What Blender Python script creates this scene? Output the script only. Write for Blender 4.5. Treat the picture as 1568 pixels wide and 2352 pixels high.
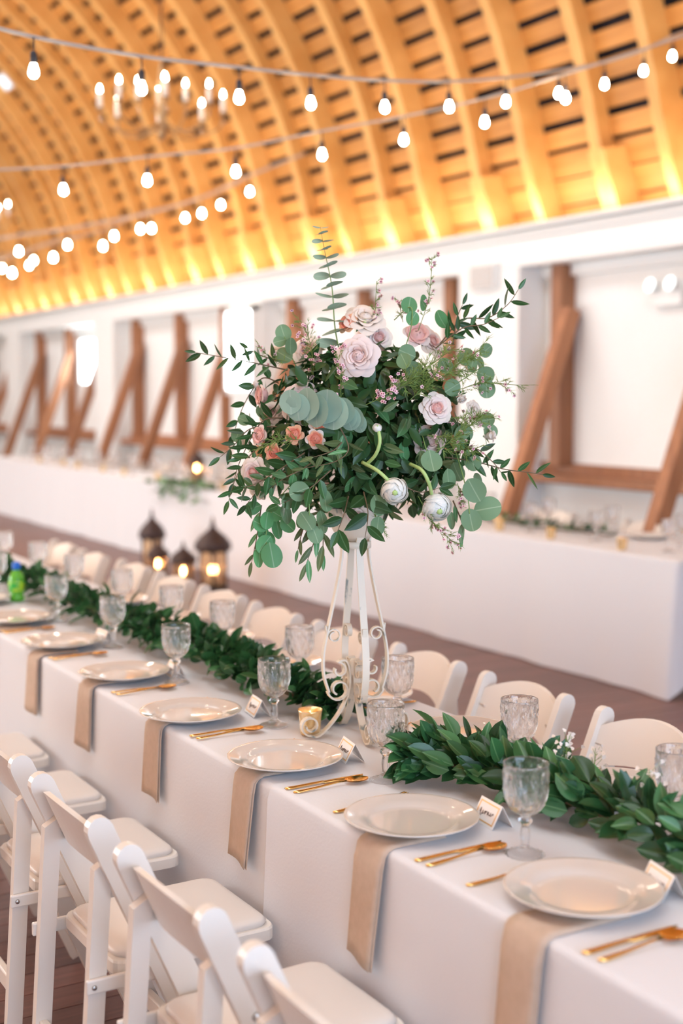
import bpy, bmesh, math, random
from math import sin, cos, pi, sqrt, radians as rad, atan2
from mathutils import Vector as V, Matrix as M
for o in list(bpy.data.objects): bpy.data.objects.remove(o)
random.seed(11)
SC = bpy.context.scene
COL = SC.collection

# ------------------------------------------------------------------ camera
CP = V((0, 0, 1.64)); YAW, PIT, FPX = rad(30.45), rad(-5.2), 3000.0
cd = bpy.data.cameras.new('camera'); cam = bpy.data.objects.new('camera', cd); COL.objects.link(cam)
cam.location = CP; cam.rotation_euler = (pi/2+PIT, 0, -YAW)
cd.sensor_fit = 'VERTICAL'; cd.sensor_height = 36; cd.sensor_width = 24
cd.lens = FPX/2352*36; cd.clip_start = .05; cd.clip_end = 200
cd.dof.use_dof = True; cd.dof.focus_distance = 3.08; cd.dof.aperture_fstop = 1.75
SC.camera = cam
# ------------------------------------------------------------------ sky
w = bpy.data.worlds.new('sky'); SC.world = w; w.use_nodes = True
bg = w.node_tree.nodes['Background']; bg.inputs[0].default_value = (.975, .99, 1, 1); bg.inputs[1].default_value = 2.1
# ------------------------------------------------------------------ large lights: warm cove lamp on the right eave, added left lamps, daylight behind the camera
def area(name, loc, rot, sx, sy, power, col):
    l = bpy.data.lights.new(name, 'AREA'); l.shape = 'RECTANGLE'; l.size = sx; l.size_y = sy
    l.energy = power; l.color = col
    o = bpy.data.objects.new(name, l); COL.objects.link(o); o.location = loc; o.rotation_euler = rot
    return o
area('cove_light', (6.61, 12.0, 2.985), (pi, rad(18), 0), .08, 26, 80, (1, .89, .74))
area('added_left_warm_light', (-3.15, 12.0, 2.95), (pi, rad(-15), 0), .08, 26, 190, (1, .84, .62))  # added unseen lamp, for warm bounce off the left slope
area('added_side_light', (-3.35, 13.5, 1.75), (0, rad(-90), 0), 1.7, 14.0, 200, (.90, .97, 1))  # added unseen lamp that brightens the far wall and far cloth
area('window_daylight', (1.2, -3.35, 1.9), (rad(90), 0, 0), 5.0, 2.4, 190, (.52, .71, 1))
SC.view_settings.view_transform = 'Standard'; SC.view_settings.look = 'None'
SC.view_settings.gamma = 1; SC.view_settings.use_curve_mapping = False
SC.view_settings.exposure = 1.0

# ------------------------------------------------------------------ geometry helpers
FW = V((sin(YAW)*cos(PIT), cos(YAW)*cos(PIT), sin(PIT))); RT = V((cos(YAW), -sin(YAW), 0)); UP = RT.cross(FW)
def ray(px, py): return FW + RT*((px-784)/FPX) - UP*((py-1176)/FPX)
def atd(px, py, d): return CP + ray(px, py)*d
def at(px, py, ax, val):
    r = ray(px, py); return CP + r*((val-CP[ax])/r[ax])
R = random.uniform

class MB:
    def __init__(s): s.v = []; s.f = []; s.sm = []
    def add(s, vs, fs, smooth=True, mat=None):
        n = len(s.v)
        s.v += [tuple(mat @ V(p)) if mat else tuple(p) for p in vs]
        s.f += [tuple(i+n for i in f) for f in fs]; s.sm += [smooth]*len(fs)
    def box(s, c, d, rot=None, mat=None, bev=0):
        x, y, z = d[0]/2, d[1]/2, d[2]/2
        m = M.Translation(c)
        if rot: m = m @ rot
        if mat: m = mat @ m
        if bev:
            bm = bmesh.new(); bmesh.ops.create_cube(bm, size=1, matrix=M.Diagonal((d[0], d[1], d[2], 1)))
            bmesh.ops.bevel(bm, geom=bm.edges[:], offset=bev, segments=2, profile=.5, affect='EDGES')
            bm.verts.index_update()
            s.add([v.co.copy() for v in bm.verts], [[v.index for v in f.verts] for f in bm.faces], False, m); bm.free(); return s
        s.add([(-x,-y,-z),(x,-y,-z),(x,y,-z),(-x,y,-z),(-x,-y,z),(x,-y,z),(x,y,z),(-x,y,z)],
              [(3,2,1,0),(4,5,6,7),(0,1,5,4),(1,2,6,5),(2,3,7,6),(3,0,4,7)], False, m); return s
    def lathe(s, prof, seg=24, mat=None, fn=None, smooth=True):
        vs, fs = [], []; n = len(prof)
        for i, (r, z) in enumerate(prof):
            for k in range(seg):
                a = 2*pi*k/seg; rr = r
                if fn: rr = fn(r, z, a, i)
                vs.append((rr*cos(a), rr*sin(a), z))
        for i in range(n-1):
            for k in range(seg):
                k2 = (k+1) % seg
                fs.append((i*seg+k, i*seg+k2, (i+1)*seg+k2, (i+1)*seg+k))
        s.add(vs, fs, smooth, mat); return s
    def tube(s, pts, r, seg=6, cap=True):
        pts = [V(p) for p in pts]; n = len(pts); vs, fs = [], []
        rr = r if isinstance(r, (list, tuple)) else [r]*n
        up = V((0, 0, 1))
        for i, p in enumerate(pts):
            t = (pts[min(i+1, n-1)]-pts[max(i-1, 0)]).normalized()
            if abs(t.dot(up)) > .95: up = V((1, 0, 0)) if abs(t.x) < .9 else V((0, 1, 0))
            a = t.cross(up).normalized(); b = t.cross(a).normalized(); up = a.cross(t).normalized()
            for k in range(seg):
                q = 2*pi*k/seg; vs.append(p+(a*cos(q)+b*sin(q))*rr[i])
        for i in range(n-1):
            for k in range(seg):
                k2 = (k+1) % seg; fs.append((i*seg+k, i*seg+k2, (i+1)*seg+k2, (i+1)*seg+k))
        if cap: fs.append(tuple(range(seg))); fs.append(tuple((n-1)*seg+k for k in reversed(range(seg))))
        s.add(vs, fs, True); return s
    def ribbon(s, pts, wd, wid, th):
        pts = [V(p) for p in pts]; n = len(pts); vs, fs = [], []; wd = V(wd).normalized()
        for i, p in enumerate(pts):
            t = (pts[min(i+1, n-1)]-pts[max(i-1, 0)]).normalized(); nn = t.cross(wd).normalized()
            for a, b in ((-1,-1),(1,-1),(1,1),(-1,1)): vs.append(p+wd*(a*wid/2)+nn*(b*th/2))
        for i in range(n-1):
            for k in range(4):
                k2 = (k+1) % 4; fs.append((i*4+k, i*4+k2, i*4+4+k2, i*4+4+k))
        fs += [(3,2,1,0), tuple((n-1)*4+k for k in range(4))]
        s.add(vs, fs, False); return s
    def grid(s, rows, smooth=True, mat=None):
        n, m = len(rows), len(rows[0]); vs = [p for r in rows for p in r]
        s.add(vs, [(i*m+j, i*m+j+1, (i+1)*m+j+1, (i+1)*m+j) for i in range(n-1) for j in range(m-1)], smooth, mat); return s
    def prism(s, out, th, mat=None):          # outline in xz, thickness along y
        n = len(out); vs = [(x, -th/2, z) for x, z in out]+[(x, th/2, z) for x, z in out]
        fs = [tuple(range(n)), tuple(range(2*n-1, n-1, -1))]+[(i, i+n, (i+1) % n+n, (i+1) % n) for i in range(n)]
        s.add(vs, fs, False, mat); return s
    def mesh(s, name, mat):
        me = bpy.data.meshes.new(name); me.from_pydata([tuple(p) for p in s.v], [], s.f)
        me.polygons.foreach_set('use_smooth', s.sm); me.update()
        bm = bmesh.new(); bm.from_mesh(me); bmesh.ops.remove_doubles(bm, verts=bm.verts, dist=1e-6)
        bmesh.ops.recalc_face_normals(bm, faces=bm.faces); bm.to_mesh(me); bm.free()
        if mat: me.materials.append(mat)
        return me
def wm(o):
    m = o.matrix_basis
    while o.parent: o = o.parent; m = o.matrix_basis @ m
    return m
def put(name, me, parent=None, m=None):      # m is a world matrix
    o = bpy.data.objects.new(name, me); COL.objects.link(o)
    if parent:
        o.parent = parent
        if m is not None: o.matrix_basis = wm(parent).inverted() @ m
    elif m is not None: o.matrix_basis = m
    return o
def obj(name, mb, mat, parent=None, m=None): return put(name, mb.mesh(name, mat), parent, m)
def tag(o, label, cat, group=None, kind=None):
    o['label'] = label; o['category'] = cat
    if group: o['group'] = group
    if kind: o['kind'] = kind
    return o
def thing(name, label, cat, loc, rz=0, group=None):
    o = bpy.data.objects.new(name, None); COL.objects.link(o); o.empty_display_size = .05
    o.matrix_basis = M.Translation(loc) @ M.Rotation(rz, 4, 'Z')
    return tag(o, label, cat, group)
KIDS = {}
def kids(o):
    return [c for c in bpy.data.objects if c.parent == o]
def dup(src, loc, rz, label, group=None):
    def cp(o, par):
        c = o.copy(); COL.objects.link(c)
        if par: c.parent = par
        for k in o.children: cp(k, c)
        return c
    r = cp(src, None); r.matrix_basis = M.Translation(loc) @ M.Rotation(rz, 4, 'Z')
    r['label'] = label
    if group: r['group'] = group
    return r
def struct(o, kind='structure'): o['kind'] = kind; return o
def orient(d, n, p, sc=1):                    # local +Y -> d, local +Z -> about n
    y = V(d).normalized(); x = y.cross(V(n))
    if x.length < 1e-4: x = y.orthogonal()
    x.normalize(); z = x.cross(y)
    m = M((x, y, z)).transposed().to_4x4(); return M.Translation(p) @ m @ M.Scale(sc, 4)
def facing(n, p, sc=1, roll=0):
    q = V(n).normalized().to_track_quat('Z', 'Y').to_matrix().to_4x4()
    return M.Translation(p) @ q @ M.Rotation(roll, 4, 'Z') @ M.Scale(sc, 4)
def spline(pts, n=8):
    pts = [V(p) for p in pts]; out = []
    for i in range(len(pts)-1):
        p0 = pts[max(i-1, 0)]; p1 = pts[i]; p2 = pts[i+1]; p3 = pts[min(i+2, len(pts)-1)]
        for k in range(n):
            t = k/n; out.append(.5*((2*p1)+(p2-p0)*t+(2*p0-5*p1+4*p2-p3)*t*t+(3*p1-p0-3*p2+p3)*t**3))
    out.append(pts[-1]); return out

# ------------------------------------------------------------------ materials
def mat(name, col, rough=.5, metal=0, noise=None, col2=None, scale=(1, 1, 1), bump=0, nscale=8, rnd=0, trans=0, emit=0, spec=.5, transl=0, sheen=0, ior=1.45, coat=0, nlo=.35, nhi=.65):
    m = bpy.data.materials.new(name); m.use_nodes = True; nt = m.node_tree; N = nt.nodes; L = nt.links
    b = N['Principled BSDF']; b.inputs['Base Color'].default_value = (*col, 1); b.inputs['Roughness'].default_value = rough
    b.inputs['Metallic'].default_value = metal; b.inputs['Specular IOR Level'].default_value = spec; b.inputs['IOR'].default_value = ior
    b.inputs['Transmission Weight'].default_value = trans; b.inputs['Coat Weight'].default_value = coat
    if sheen: b.inputs['Sheen Weight'].default_value = sheen
    if emit: b.inputs['Emission Color'].default_value = (*col, 1); b.inputs['Emission Strength'].default_value = emit
    src = None
    if col2 or bump:
        tc = N.new('ShaderNodeTexCoord'); mp = N.new('ShaderNodeMapping'); mp.inputs['Scale'].default_value = scale
        L.new(tc.outputs['Object'], mp.inputs[0]); nz = N.new('ShaderNodeTexNoise'); nz.inputs['Scale'].default_value = nscale
        nz.inputs['Detail'].default_value = 4; L.new(mp.outputs[0], nz.inputs['Vector'])
        if col2:
            cr = N.new('ShaderNodeValToRGB'); cr.color_ramp.elements[0].position = nlo; cr.color_ramp.elements[1].position = nhi
            cr.color_ramp.elements[0].color = (*col, 1); cr.color_ramp.elements[1].color = (*col2, 1)
            L.new(nz.outputs[0], cr.inputs[0]); src = cr.outputs[0]
        if bump:
            bp = N.new('ShaderNodeBump'); bp.inputs['Strength'].default_value = bump; bp.inputs['Distance'].default_value = .004
            L.new(nz.outputs[0], bp.inputs['Height']); L.new(bp.outputs[0], b.inputs['Normal'])
    if rnd:
        oi = N.new('ShaderNodeObjectInfo'); hs = N.new('ShaderNodeHueSaturation')
        mr = N.new('ShaderNodeMapRange'); mr.inputs[3].default_value = 1-rnd; mr.inputs[4].default_value = 1+rnd
        L.new(oi.outputs['Random'], mr.inputs[0]); L.new(mr.outputs[0], hs.inputs['Value'])
        if src: L.new(src, hs.inputs['Color'])
        else: hs.inputs['Color'].default_value = (*col, 1)
        src = hs.outputs[0]
    if src: L.new(src, b.inputs['Base Color'])
    if transl:
        tr = N.new('ShaderNodeBsdfTranslucent'); mx = N.new('ShaderNodeMixShader'); mx.inputs[0].default_value = transl
        if src: L.new(src, tr.inputs[0])
        else: tr.inputs[0].default_value = (*col, 1)
        L.new(b.outputs[0], mx.inputs[1]); L.new(tr.outputs[0], mx.inputs[2]); L.new(mx.outputs[0], N['Material Output'].inputs[0])
    return m
def leafmat(name, col, rib, rough=.4, rnd=.25, transl=.22, spec=.5):
    m = bpy.data.materials.new(name); m.use_nodes = True; nt = m.node_tree; N = nt.nodes; L = nt.links
    b = N['Principled BSDF']; b.inputs['Roughness'].default_value = rough; b.inputs['Specular IOR Level'].default_value = spec
    tc = N.new('ShaderNodeTexCoord'); sx = N.new('ShaderNodeSeparateXYZ'); L.new(tc.outputs['Object'], sx.inputs[0])
    ab = N.new('ShaderNodeMath'); ab.operation = 'ABSOLUTE'; L.new(sx.outputs[0], ab.inputs[0])
    cr = N.new('ShaderNodeValToRGB'); cr.color_ramp.elements[0].color = (*rib, 1); cr.color_ramp.elements[1].color = (*col, 1)
    cr.color_ramp.elements[0].position = .008; cr.color_ramp.elements[1].position = .03; L.new(ab.outputs[0], cr.inputs[0])
    oi = N.new('ShaderNodeObjectInfo'); hs = N.new('ShaderNodeHueSaturation')
    mr = N.new('ShaderNodeMapRange'); mr.inputs[3].default_value = 1-rnd; mr.inputs[4].default_value = 1+rnd
    L.new(oi.outputs['Random'], mr.inputs[0]); L.new(mr.outputs[0], hs.inputs['Value']); L.new(cr.outputs[0], hs.inputs['Color'])
    L.new(hs.outputs[0], b.inputs['Base Color'])
    tr = N.new('ShaderNodeBsdfTranslucent'); L.new(hs.outputs[0], tr.inputs[0]); mx = N.new('ShaderNodeMixShader'); mx.inputs[0].default_value = transl
    L.new(b.outputs[0], mx.inputs[1]); L.new(tr.outputs[0], mx.inputs[2]); L.new(mx.outputs[0], N['Material Output'].inputs[0])
    return m
def emis(name, col, st):
    m = bpy.data.materials.new(name); m.use_nodes = True; nt = m.node_tree; nt.nodes.remove(nt.nodes['Principled BSDF'])
    e = nt.nodes.new('ShaderNodeEmission'); e.inputs[0].default_value = (*col, 1); e.inputs[1].default_value = st
    nt.links.new(e.outputs[0], nt.nodes['Material Output'].inputs[0]); return m
def glassmat(name, col, mixt):
    m = bpy.data.materials.new(name); m.use_nodes = True; nt = m.node_tree; N = nt.nodes; L = nt.links
    b = N['Principled BSDF']; b.inputs['Base Color'].default_value = (*col, 1); b.inputs['Transmission Weight'].default_value = 1
    b.inputs['Roughness'].default_value = .02; b.inputs['IOR'].default_value = 1.5
    t = N.new('ShaderNodeBsdfTransparent'); t.inputs[0].default_value = (*col, 1); mx = N.new('ShaderNodeMixShader'); mx.inputs[0].default_value = mixt
    L.new(b.outputs[0], mx.inputs[1]); L.new(t.outputs[0], mx.inputs[2]); L.new(mx.outputs[0], N['Material Output'].inputs[0]); return m

mWHITE = mat('white_paint', (.88, .895, .885), .55)
mPANEL = mat('white_panel', (.885, .90, .89), .6, col2=(.855, .865, .855), nscale=1.5)
mPINE = mat('pine', (.65, .308, .082), .5, col2=(.52, .23, .056), scale=(6, .5, 6), nscale=2.5, rnd=.12)
mRIB = mat('rib_pine', (.78, .445, .145), .5, col2=(.68, .35, .10), scale=(2, 6, 2), nscale=2, rnd=.08)
mFELT = mat('dark_roof_felt', (.045, .036, .045), .9, col2=(.03, .025, .03), nscale=3)
mTIMB = mat('brown_timber', (.42, .185, .085), .5, col2=(.30, .125, .06), scale=(8, 8, .7), nscale=3, rnd=.15)
mFLOOR = mat('floor_oak', (.20, .088, .070), .40, col2=(.13, .058, .045), scale=(.6, 9, 9), nscale=5, rnd=.22, spec=.9)
mFBASE = mat('floor_base', (.02, .01, .008), .7)
mCLOTH = mat('white_linen', (.675, .67, .69), .75, bump=.12, nscale=140, sheen=.15)
mNAP = mat('beige_napkin_cloth', (.53, .39, .295), .8, col2=(.49, .36, .265), nscale=60, bump=.1)
mCHAIR = mat('white_resin', (.76, .69, .615), .28, spec=.5)
mPAD = mat('ivory_vinyl', (.71, .64, .58), .38)
mSTEEL = mat('steel', (.55, .54, .52), .3, 1)
mPORC = mat('cream_porcelain', (.63, .57, .515), .09, spec=.6, coat=.4)
mGOLD = mat('gold_metal', (.95, .58, .20), .18, 1, bump=.05, nscale=200)
mCARD = mat('card_stock', (.85, .80, .76), .7)
mGOLDINK = mat('gold_border_ink', (.80, .48, .20), .45, .3)
mINK = mat('dark_ink', (.10, .06, .05), .6)
mGLASS = glassmat('pressed_glass', (1, 1, 1), .22)
mIRON = mat('cream_distressed_iron', (.72, .64, .52), .5, col2=(.24, .27, .25), scale=(1, 1, .35), nscale=42, nlo=.62, nhi=.70, bump=.25)
mBRONZE = mat('dark_bronze', (.055, .04, .045), .5, .6, col2=(.09, .06, .05), nscale=14)
mCANDLE = mat('candle_wax', (.88, .82, .72), .5)
mFLAME = emis('candle_flame', (1, .52, .20), 30)
mBULB = emis('warm_bulb_glow', (1, .88, .68), 40)
mGLOW = emis('votive_glow', (1, .55, .20), 1.3)
mCORD = mat('grey_cord', (.46, .40, .35), .55)
mSOCK = mat('black_socket', (.03, .028, .035), .5)
mVOT = mat('gold_mercury_glass', (.85, .55, .22), .25, .65, col2=(.95, .74, .45), nscale=60)
mCHBR = mat('aged_brass', (.42, .27, .14), .4, .8)
mCRYS = glassmat('crystal', (1, 1, 1), .4)
mSKY = emis('bright_sky_pane', (.70, .86, 1), 1.0)
mDAY = emis('daylit_window_pane', (.88, .97, 1), 10)
mEMER = emis('lamp_face', (.92, 1, .98), 1.4)
mGLOWTINT = glassmat('candle_glow_tinted_glass', (1, .80, .58), .55)  # orange candle glow put into the tint of clear panes
mGREY = mat('grey_plastic', (.50, .52, .52), .5)
mPLAST = mat('white_plastic', (.85, .86, .85), .4)
mGRILL = mat('warm_grille', (.60, .585, .57), .6)
mBOTG = mat('green_plastic', (.16, .62, .06), .2, trans=.35, spec=.5)
mCAP = mat('blue_cap', (.02, .16, .65), .35)
mLABEL = mat('yellow_green_label', (.50, .80, .05), .4, col2=(.03, .42, .06), nscale=28, nlo=.46, nhi=.54)
# greens and petals
gDARK = leafmat('dark_leaf', (.034, .10, .028), (.08, .18, .075), .36, .4, spec=.38)
gMID = leafmat('mid_leaf', (.07, .20, .075), (.14, .30, .14), .36, .3)
gOLIVE = leafmat('olive_leaf', (.11, .16, .055), (.18, .24, .11), .45, .3)
gEUC = leafmat('silver_dollar_leaf', (.17, .29, .145), (.31, .42, .25), .6, .18)
gEUC2 = leafmat('fresh_round_leaf', (.10, .29, .11), (.24, .42, .24), .55, .2)
gBLUE = leafmat('blue_eucalyptus_leaf', (.29, .43, .33), (.38, .50, .41), .65, .14)
gSALAL = leafmat('salal_leaf', (.032, .115, .038), (.10, .22, .085), .32, .4, spec=.5)
gSALAL2 = leafmat('pale_salal_leaf', (.075, .215, .075), (.17, .33, .15), .38, .25)
mSTEM = mat('green_stem', (.20, .32, .09), .5)
mTWIG = mat('brown_twig', (.16, .11, .06), .7)
mPALE = mat('pale_stem', (.42, .58, .20), .45)
mNEED = mat('needle_green', (.20, .30, .07), .5, transl=.2)
pBLUSH = mat('blush_petal', (.88, .74, .68), .55, transl=.25)
pBLUSH2 = mat('blush_heart_petal', (.87, .67, .62), .55, transl=.25)
pCREAM = mat('cream_petal', (.91, .80, .70), .55, transl=.25)
pCORAL = mat('coral_petal', (.90, .33, .22), .5, transl=.25)
pPEACH = mat('peach_petal', (.92, .53, .32), .5, transl=.25)
pPINK = mat('pink_petal', (.90, .56, .50), .5, transl=.3)
pWHITE = mat('white_petal', (.96, .945, .88), .6, transl=.32)
pWAX = mat('wax_flower_petal', (.80, .50, .52), .5)
pWAXC = mat('wax_flower_heart', (.28, .05, .10), .5)

ORD = ['nearest', 'second', 'third', 'fourth', 'fifth', 'sixth', 'seventh', 'eighth', 'ninth', 'tenth', 'eleventh', 'twelfth', 'thirteenth', 'fourteenth', 'fifteenth', 'sixteenth', 'seventeenth', 'eighteenth', 'nineteenth', 'twentieth']

# ================================================================== ROOM
YN, YF, XR, XL = -3.5, 27.0, 6.95, -3.45
floor = struct(obj('floor', MB().box(((XR+XL)/2, (YN+YF)/2, -.06), (XR-XL+.4, YF-YN+.4, .08)), mFBASE))
pw = .125
pA = {}
def plank_mesh(L):
    if L not in pA: pA[L] = MB().box((0, 0, -.0095), (L-.004, pw-.004, .019)).mesh('plank', mFLOOR)
    return pA[L]
y = .4; k = 0
while y < 18.9:
    sp = [4.8, 6.0, 5.2, 3.9][k % 4]
    for x0, L in ((XL, sp), (XL+sp, round(XR-XL-sp, 3))):
        put('plank', plank_mesh(L), floor, M.Translation((x0+L/2, y+pw/2, 0)))
    y += pw; k += 1
# wall on the right with two window holes
def window(n, y0, y1, z0, z1, XR=XR):
    f = MB(); yc, zc = (y0+y1)/2, (z0+z1)/2
    for yy in (y0+.03, y1-.03): f.box((XR+.03, yy, zc), (.10, .06, z1-z0))
    for zz in (z0+.03, z1-.03): f.box((XR+.03, yc, zz), (.10, y1-y0, .06))
    o = struct(obj('window_%d' % n, f, mWHITE))
    obj('muntin', MB().box((XR+.05, yc, zc), (.03, .025, z1-z0)), mWHITE, o); obj('muntin', MB().box((XR+.05, yc, zc), (.03, y1-y0, .025)), mWHITE, o)
    obj('pane', MB().box((XR+.06, yc, zc), (.006, y1-y0-.1, z1-z0-.1)), mDAY, o)
WIN = [(18.72, 19.95, 1.74, 2.52)]
wr = MB(); ys = [YN]
for (a, b, z0, z1) in WIN:
    wr.box((XR+.06, (ys[-1]+a)/2, 1.5), (.12, a-ys[-1], 3.0))
    wr.box((XR+.06, (a+b)/2, z0/2), (.12, b-a, z0)); wr.box((XR+.06, (a+b)/2, (z1+3)/2), (.12, b-a, 3-z1)); ys.append(b)
wr.box((XR+.06, (ys[-1]+YF)/2, 1.5), (.12, YF-ys[-1], 3.0))
wall = struct(obj('wall_right', wr, mPANEL))
window(1, *WIN[0]); window(2, 13.12, 13.86, 1.62, 2.62, 6.585)
struct(obj('wall_back', MB().box(((XR+XL)/2, YF+.06, 3.8), (XR-XL, .12, 7.6)), mPANEL))
wl = MB().box((XL-.06, (YN+6)/2, 1.45), (.12, 6-YN, 2.9)).box((XL-.06, (21+YF)/2, 1.45), (.12, YF-21, 2.9))
wl.box((XL-.06, 13.5, .42), (.12, 15, .84)).box((XL-.06, 13.5, 2.78), (.12, 15, .24))  # unseen openings added in this wall to let light across the room
for q in range(1, 6): wl.box((XL-.06, 6+2.5*q, 1.75), (.12, .3, 1.85))
struct(obj('wall_left', wl, mPANEL))
struct(obj('wall_front', MB().box(((XR+XL)/2, YN-.06, 3.8), (XR-XL, .12, 7.6)), mPANEL))
# eave beam, pilasters, posts, braces, rail
bm_ = struct(obj('trim_1', MB().box((6.81, (YN+YF)/2, 2.80), (.30, YF-YN, .28)).box((6.81, (YN+YF)/2, 2.955), (.52, YF-YN, .03)).box((6.64, (YN+YF)/2, 2.90), (.03, YF-YN, .05)), mWHITE))
COLS = [(-1.0, -.2), (3.95, 4.75), (8.50, 9.33), (13.10, 13.88), (17.72, 18.50), (22.2, 23.0)]
for a, b in COLS: obj('pilaster', MB().box((6.805, (a+b)/2, 1.33), (.29, b-a, 2.66), bev=.006), mWHITE, wall)
PY = [8.2+1.5*k for k in range(-3, 12)]
PD = {6.7: 6.60, 14.2: 14.42, 15.7: 15.8, 17.2: 17.32}
for i, y in enumerate(PY):
    y = PD.get(round(y, 1), y)
    if not any(a-.1 < y < b+.16 for a, b in COLS):
        obj('post', MB().box((6.875, y, 1.86), (.15, .13, 1.60), bev=.006), mTIMB, wall)
        y -= .12; b = V((6.86, y, 2.30)); e = V((5.99, y, 0.0)); d = (e-b).normalized(); ang = atan2(d.x, -d.z)
        L = (e-b).length
        obj('brace', MB().box(((b.x+e.x)/2, y, (b.z+e.z)/2), (.125, .11, L), M.Rotation(-ang, 4, 'Y'), bev=.006), mTIMB, wall)
ends = [YN]+[v for c in COLS for v in c]+[YF]
for a, b in zip(ends[::2], ends[1::2]):
    obj('rail', MB().box((6.85, (a+b)/2, .955), (.20, b-a, .07), bev=.006).box((6.93, (a+b)/2, 1.03), (.04, b-a, .09)), mTIMB, wall)
    obj('soffit_board', MB().box((6.92, (a+b)/2, 2.62), (.05, b-a, .10)), mPANEL, wall)
# roof: curved ribs and spaced boards against dark felt
CX, CZ = 1.73, 2.45
def prof(th, Rr):
    x = CX+Rr*cos(th); z = CZ+Rr*sin(th)
    if z < 3.6 and th < pi/2: x += .14*((3.6-z)/.65)**1.6
    return x, z
T0, T1 = rad(5.8), rad(97)
sh = MB(); rows = []
for i in range(61):
    th = T0-.01+(T1-T0+.01)*i/60; x, z = prof(th, 5.30); rows.append([(x, YN, z), (x, YF, z)])
sh.grid(rows)
rows = [[(p[0]+.02*cos(T0+(T1-T0)*i/60), p[1], p[2]+.02*sin(T0+(T1-T0)*i/60)) for p in r] for i, r in enumerate(rows)]; sh.grid(rows)
ceil = struct(obj('ceiling', sh, mFELT))
def ribmesh(r0, r1, wid, name):
    m = MB(); n = 46; vs, fs = [], []
    for i in range(n+1):
        th = T0+(T1-T0)*i/n
        for rr, yy in ((r0, -wid/2), (r0, wid/2), (r1, wid/2), (r1, -wid/2)):
            x, z = prof(th, rr); vs.append((x, yy, z))
    for i in range(n):
        for k in range(4): fs.append((i*4+k, i*4+(k+1) % 4, i*4+4+(k+1) % 4, i*4+4+k))
    fs += [(0, 1, 2, 3), (n*4+3, n*4+2, n*4+1, n*4)]
    m.add(vs, fs, False); return m.mesh(name, mRIB)
rA, rB = ribmesh(4.99, 5.20, .105, 'rib'), ribmesh(5.07, 5.20, .12, 'rib')
foot = MB()
fv = []
for i in range(7):
    th = T0+rad(5.6)*i/6
    for rr, yy in ((4.965, -.085), (4.965, .085), (5.20, .085), (5.20, -.085)):
        x, z = prof(th, rr); fv.append((x, yy, z))
foot.add(fv, [(i*4+k, i*4+(k+1) % 4, i*4+4+(k+1) % 4, i*4+4+k) for i in range(6) for k in range(4)]+[(0, 1, 2, 3), (27, 26, 25, 24)], False)
footm = foot.mesh('rafter_foot', mRIB)
y = 8.4-1.5*7
while y < YF-.3:
    put('rib', rA, ceil, M.Translation((0, y, 0))); put('rib', rB, ceil, M.Translation((0, y+.75, 0)))
    put('rafter_foot', footm, ceil, M.Translation((0, y+.75-.10, 0)))
    y += 1.5
bmesh_cache = {}
def board(th, wid, y0, y1):
    x, z = prof(th, 5.21); x2, z2 = prof(th+.01, 5.21); ang = atan2(z2-z, x2-x)
    key = (round(wid, 3), round(y1-y0, 2))
    if key not in bmesh_cache: bmesh_cache[key] = MB().box((0, 0, 0), (wid, y1-y0-.004, .022)).mesh('board', mPINE)
    put('board', bmesh_cache[key], ceil, M.Translation((x, (y0+y1)/2, z)) @ M.Rotation(-ang, 4, 'Y'))
SKL = (17.9, 19.2, 5.75, 6.1)
th = T0+.012; k = 0
while th < T1:
    solid = th < rad(13)
    sp = .1999 if solid else .203
    cuts = [YN, [5.4, 8.4, 6.9][k % 3], [14.4, 17.4, 12.9, 15.9][k % 4], YF]
    for a, b in zip(cuts, cuts[1:]): board(th, .197 if solid else R(.138, .15), a, b)
    th += sp/5.21; k += 1
# opposite slope of the roof, wood boarded, and its eave (gap at the ridge left open to let sky light in)
ls = MB(); rows = []
for i in range(31):
    a_ = rad(176)-rad(54)*i/30; x = CX+5.2*cos(a_); z = CZ+5.2*sin(a_); rows.append([(x, YN, z), (x, YF, z)])
ls.grid(rows); ls.grid([[(p[0]-.03, p[1], p[2]+.02) for p in r] for r in rows])
obj('left_slope', ls, mPINE, ceil)
# small roof window far up on the left
p = V(prof(rad(43.5), 5.17)); rt = M.Translation((p.x, 18.7, p.y)) @ M.Rotation(-rad(43.5+90), 4, 'Y') @ M.Scale(.42, 4)
w3 = struct(obj('window_3', MB().box((0, -.5, 0), (.55, .06, .10)).box((0, .5, 0), (.55, .06, .10)).box((-.25, 0, 0), (.06, 1.0, .10)).box((.25, 0, 0), (.06, 1.0, .10)), mWHITE, None, rt))
obj('pane', MB().box((0, 0, .0), (.46, .94, .02)), mSKY, w3, rt)

# grille box on the pilaster and the emergency lamp on the right
g = thing('wall_speaker', 'square grey speaker grille mounted high on the white pilaster', 'speaker', (6.60, 8.92, 2.50))
obj('body', MB().box((6.63, 8.92, 2.605), (.06, .33, .21), bev=.008), mPLAST, g, M())
gr = obj('grille', MB().box((6.596, 8.92, 2.605), (.012, .30, .18)), mGRILL, g, M())
e = thing('emergency_light', 'white twin headed emergency light glowing high on the right wall', 'light', (6.90, 7.06, 2.30))
obj('housing', MB().box((6.91, 7.06, 2.33), (.08, .30, .12), bev=.01), mPLAST, e, M())
for dy in (-.10, .10):
    mm = M.Translation((6.84, 7.06+dy, 2.42)) @ M.Rotation(rad(-80), 4, 'Y')
    hd = obj('lamp_head', MB().lathe([(0, -.05), (.035, -.045), (.055, .02), (.058, .03), (.05, .03), (.045, .02), (0, .02)], 16), mPLAST, e, mm)
    obj('lamp_face', MB().lathe([(0, .031), (.048, .031), (.048, .026), (0, .026)], 16), mEMER, hd, mm)

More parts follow.
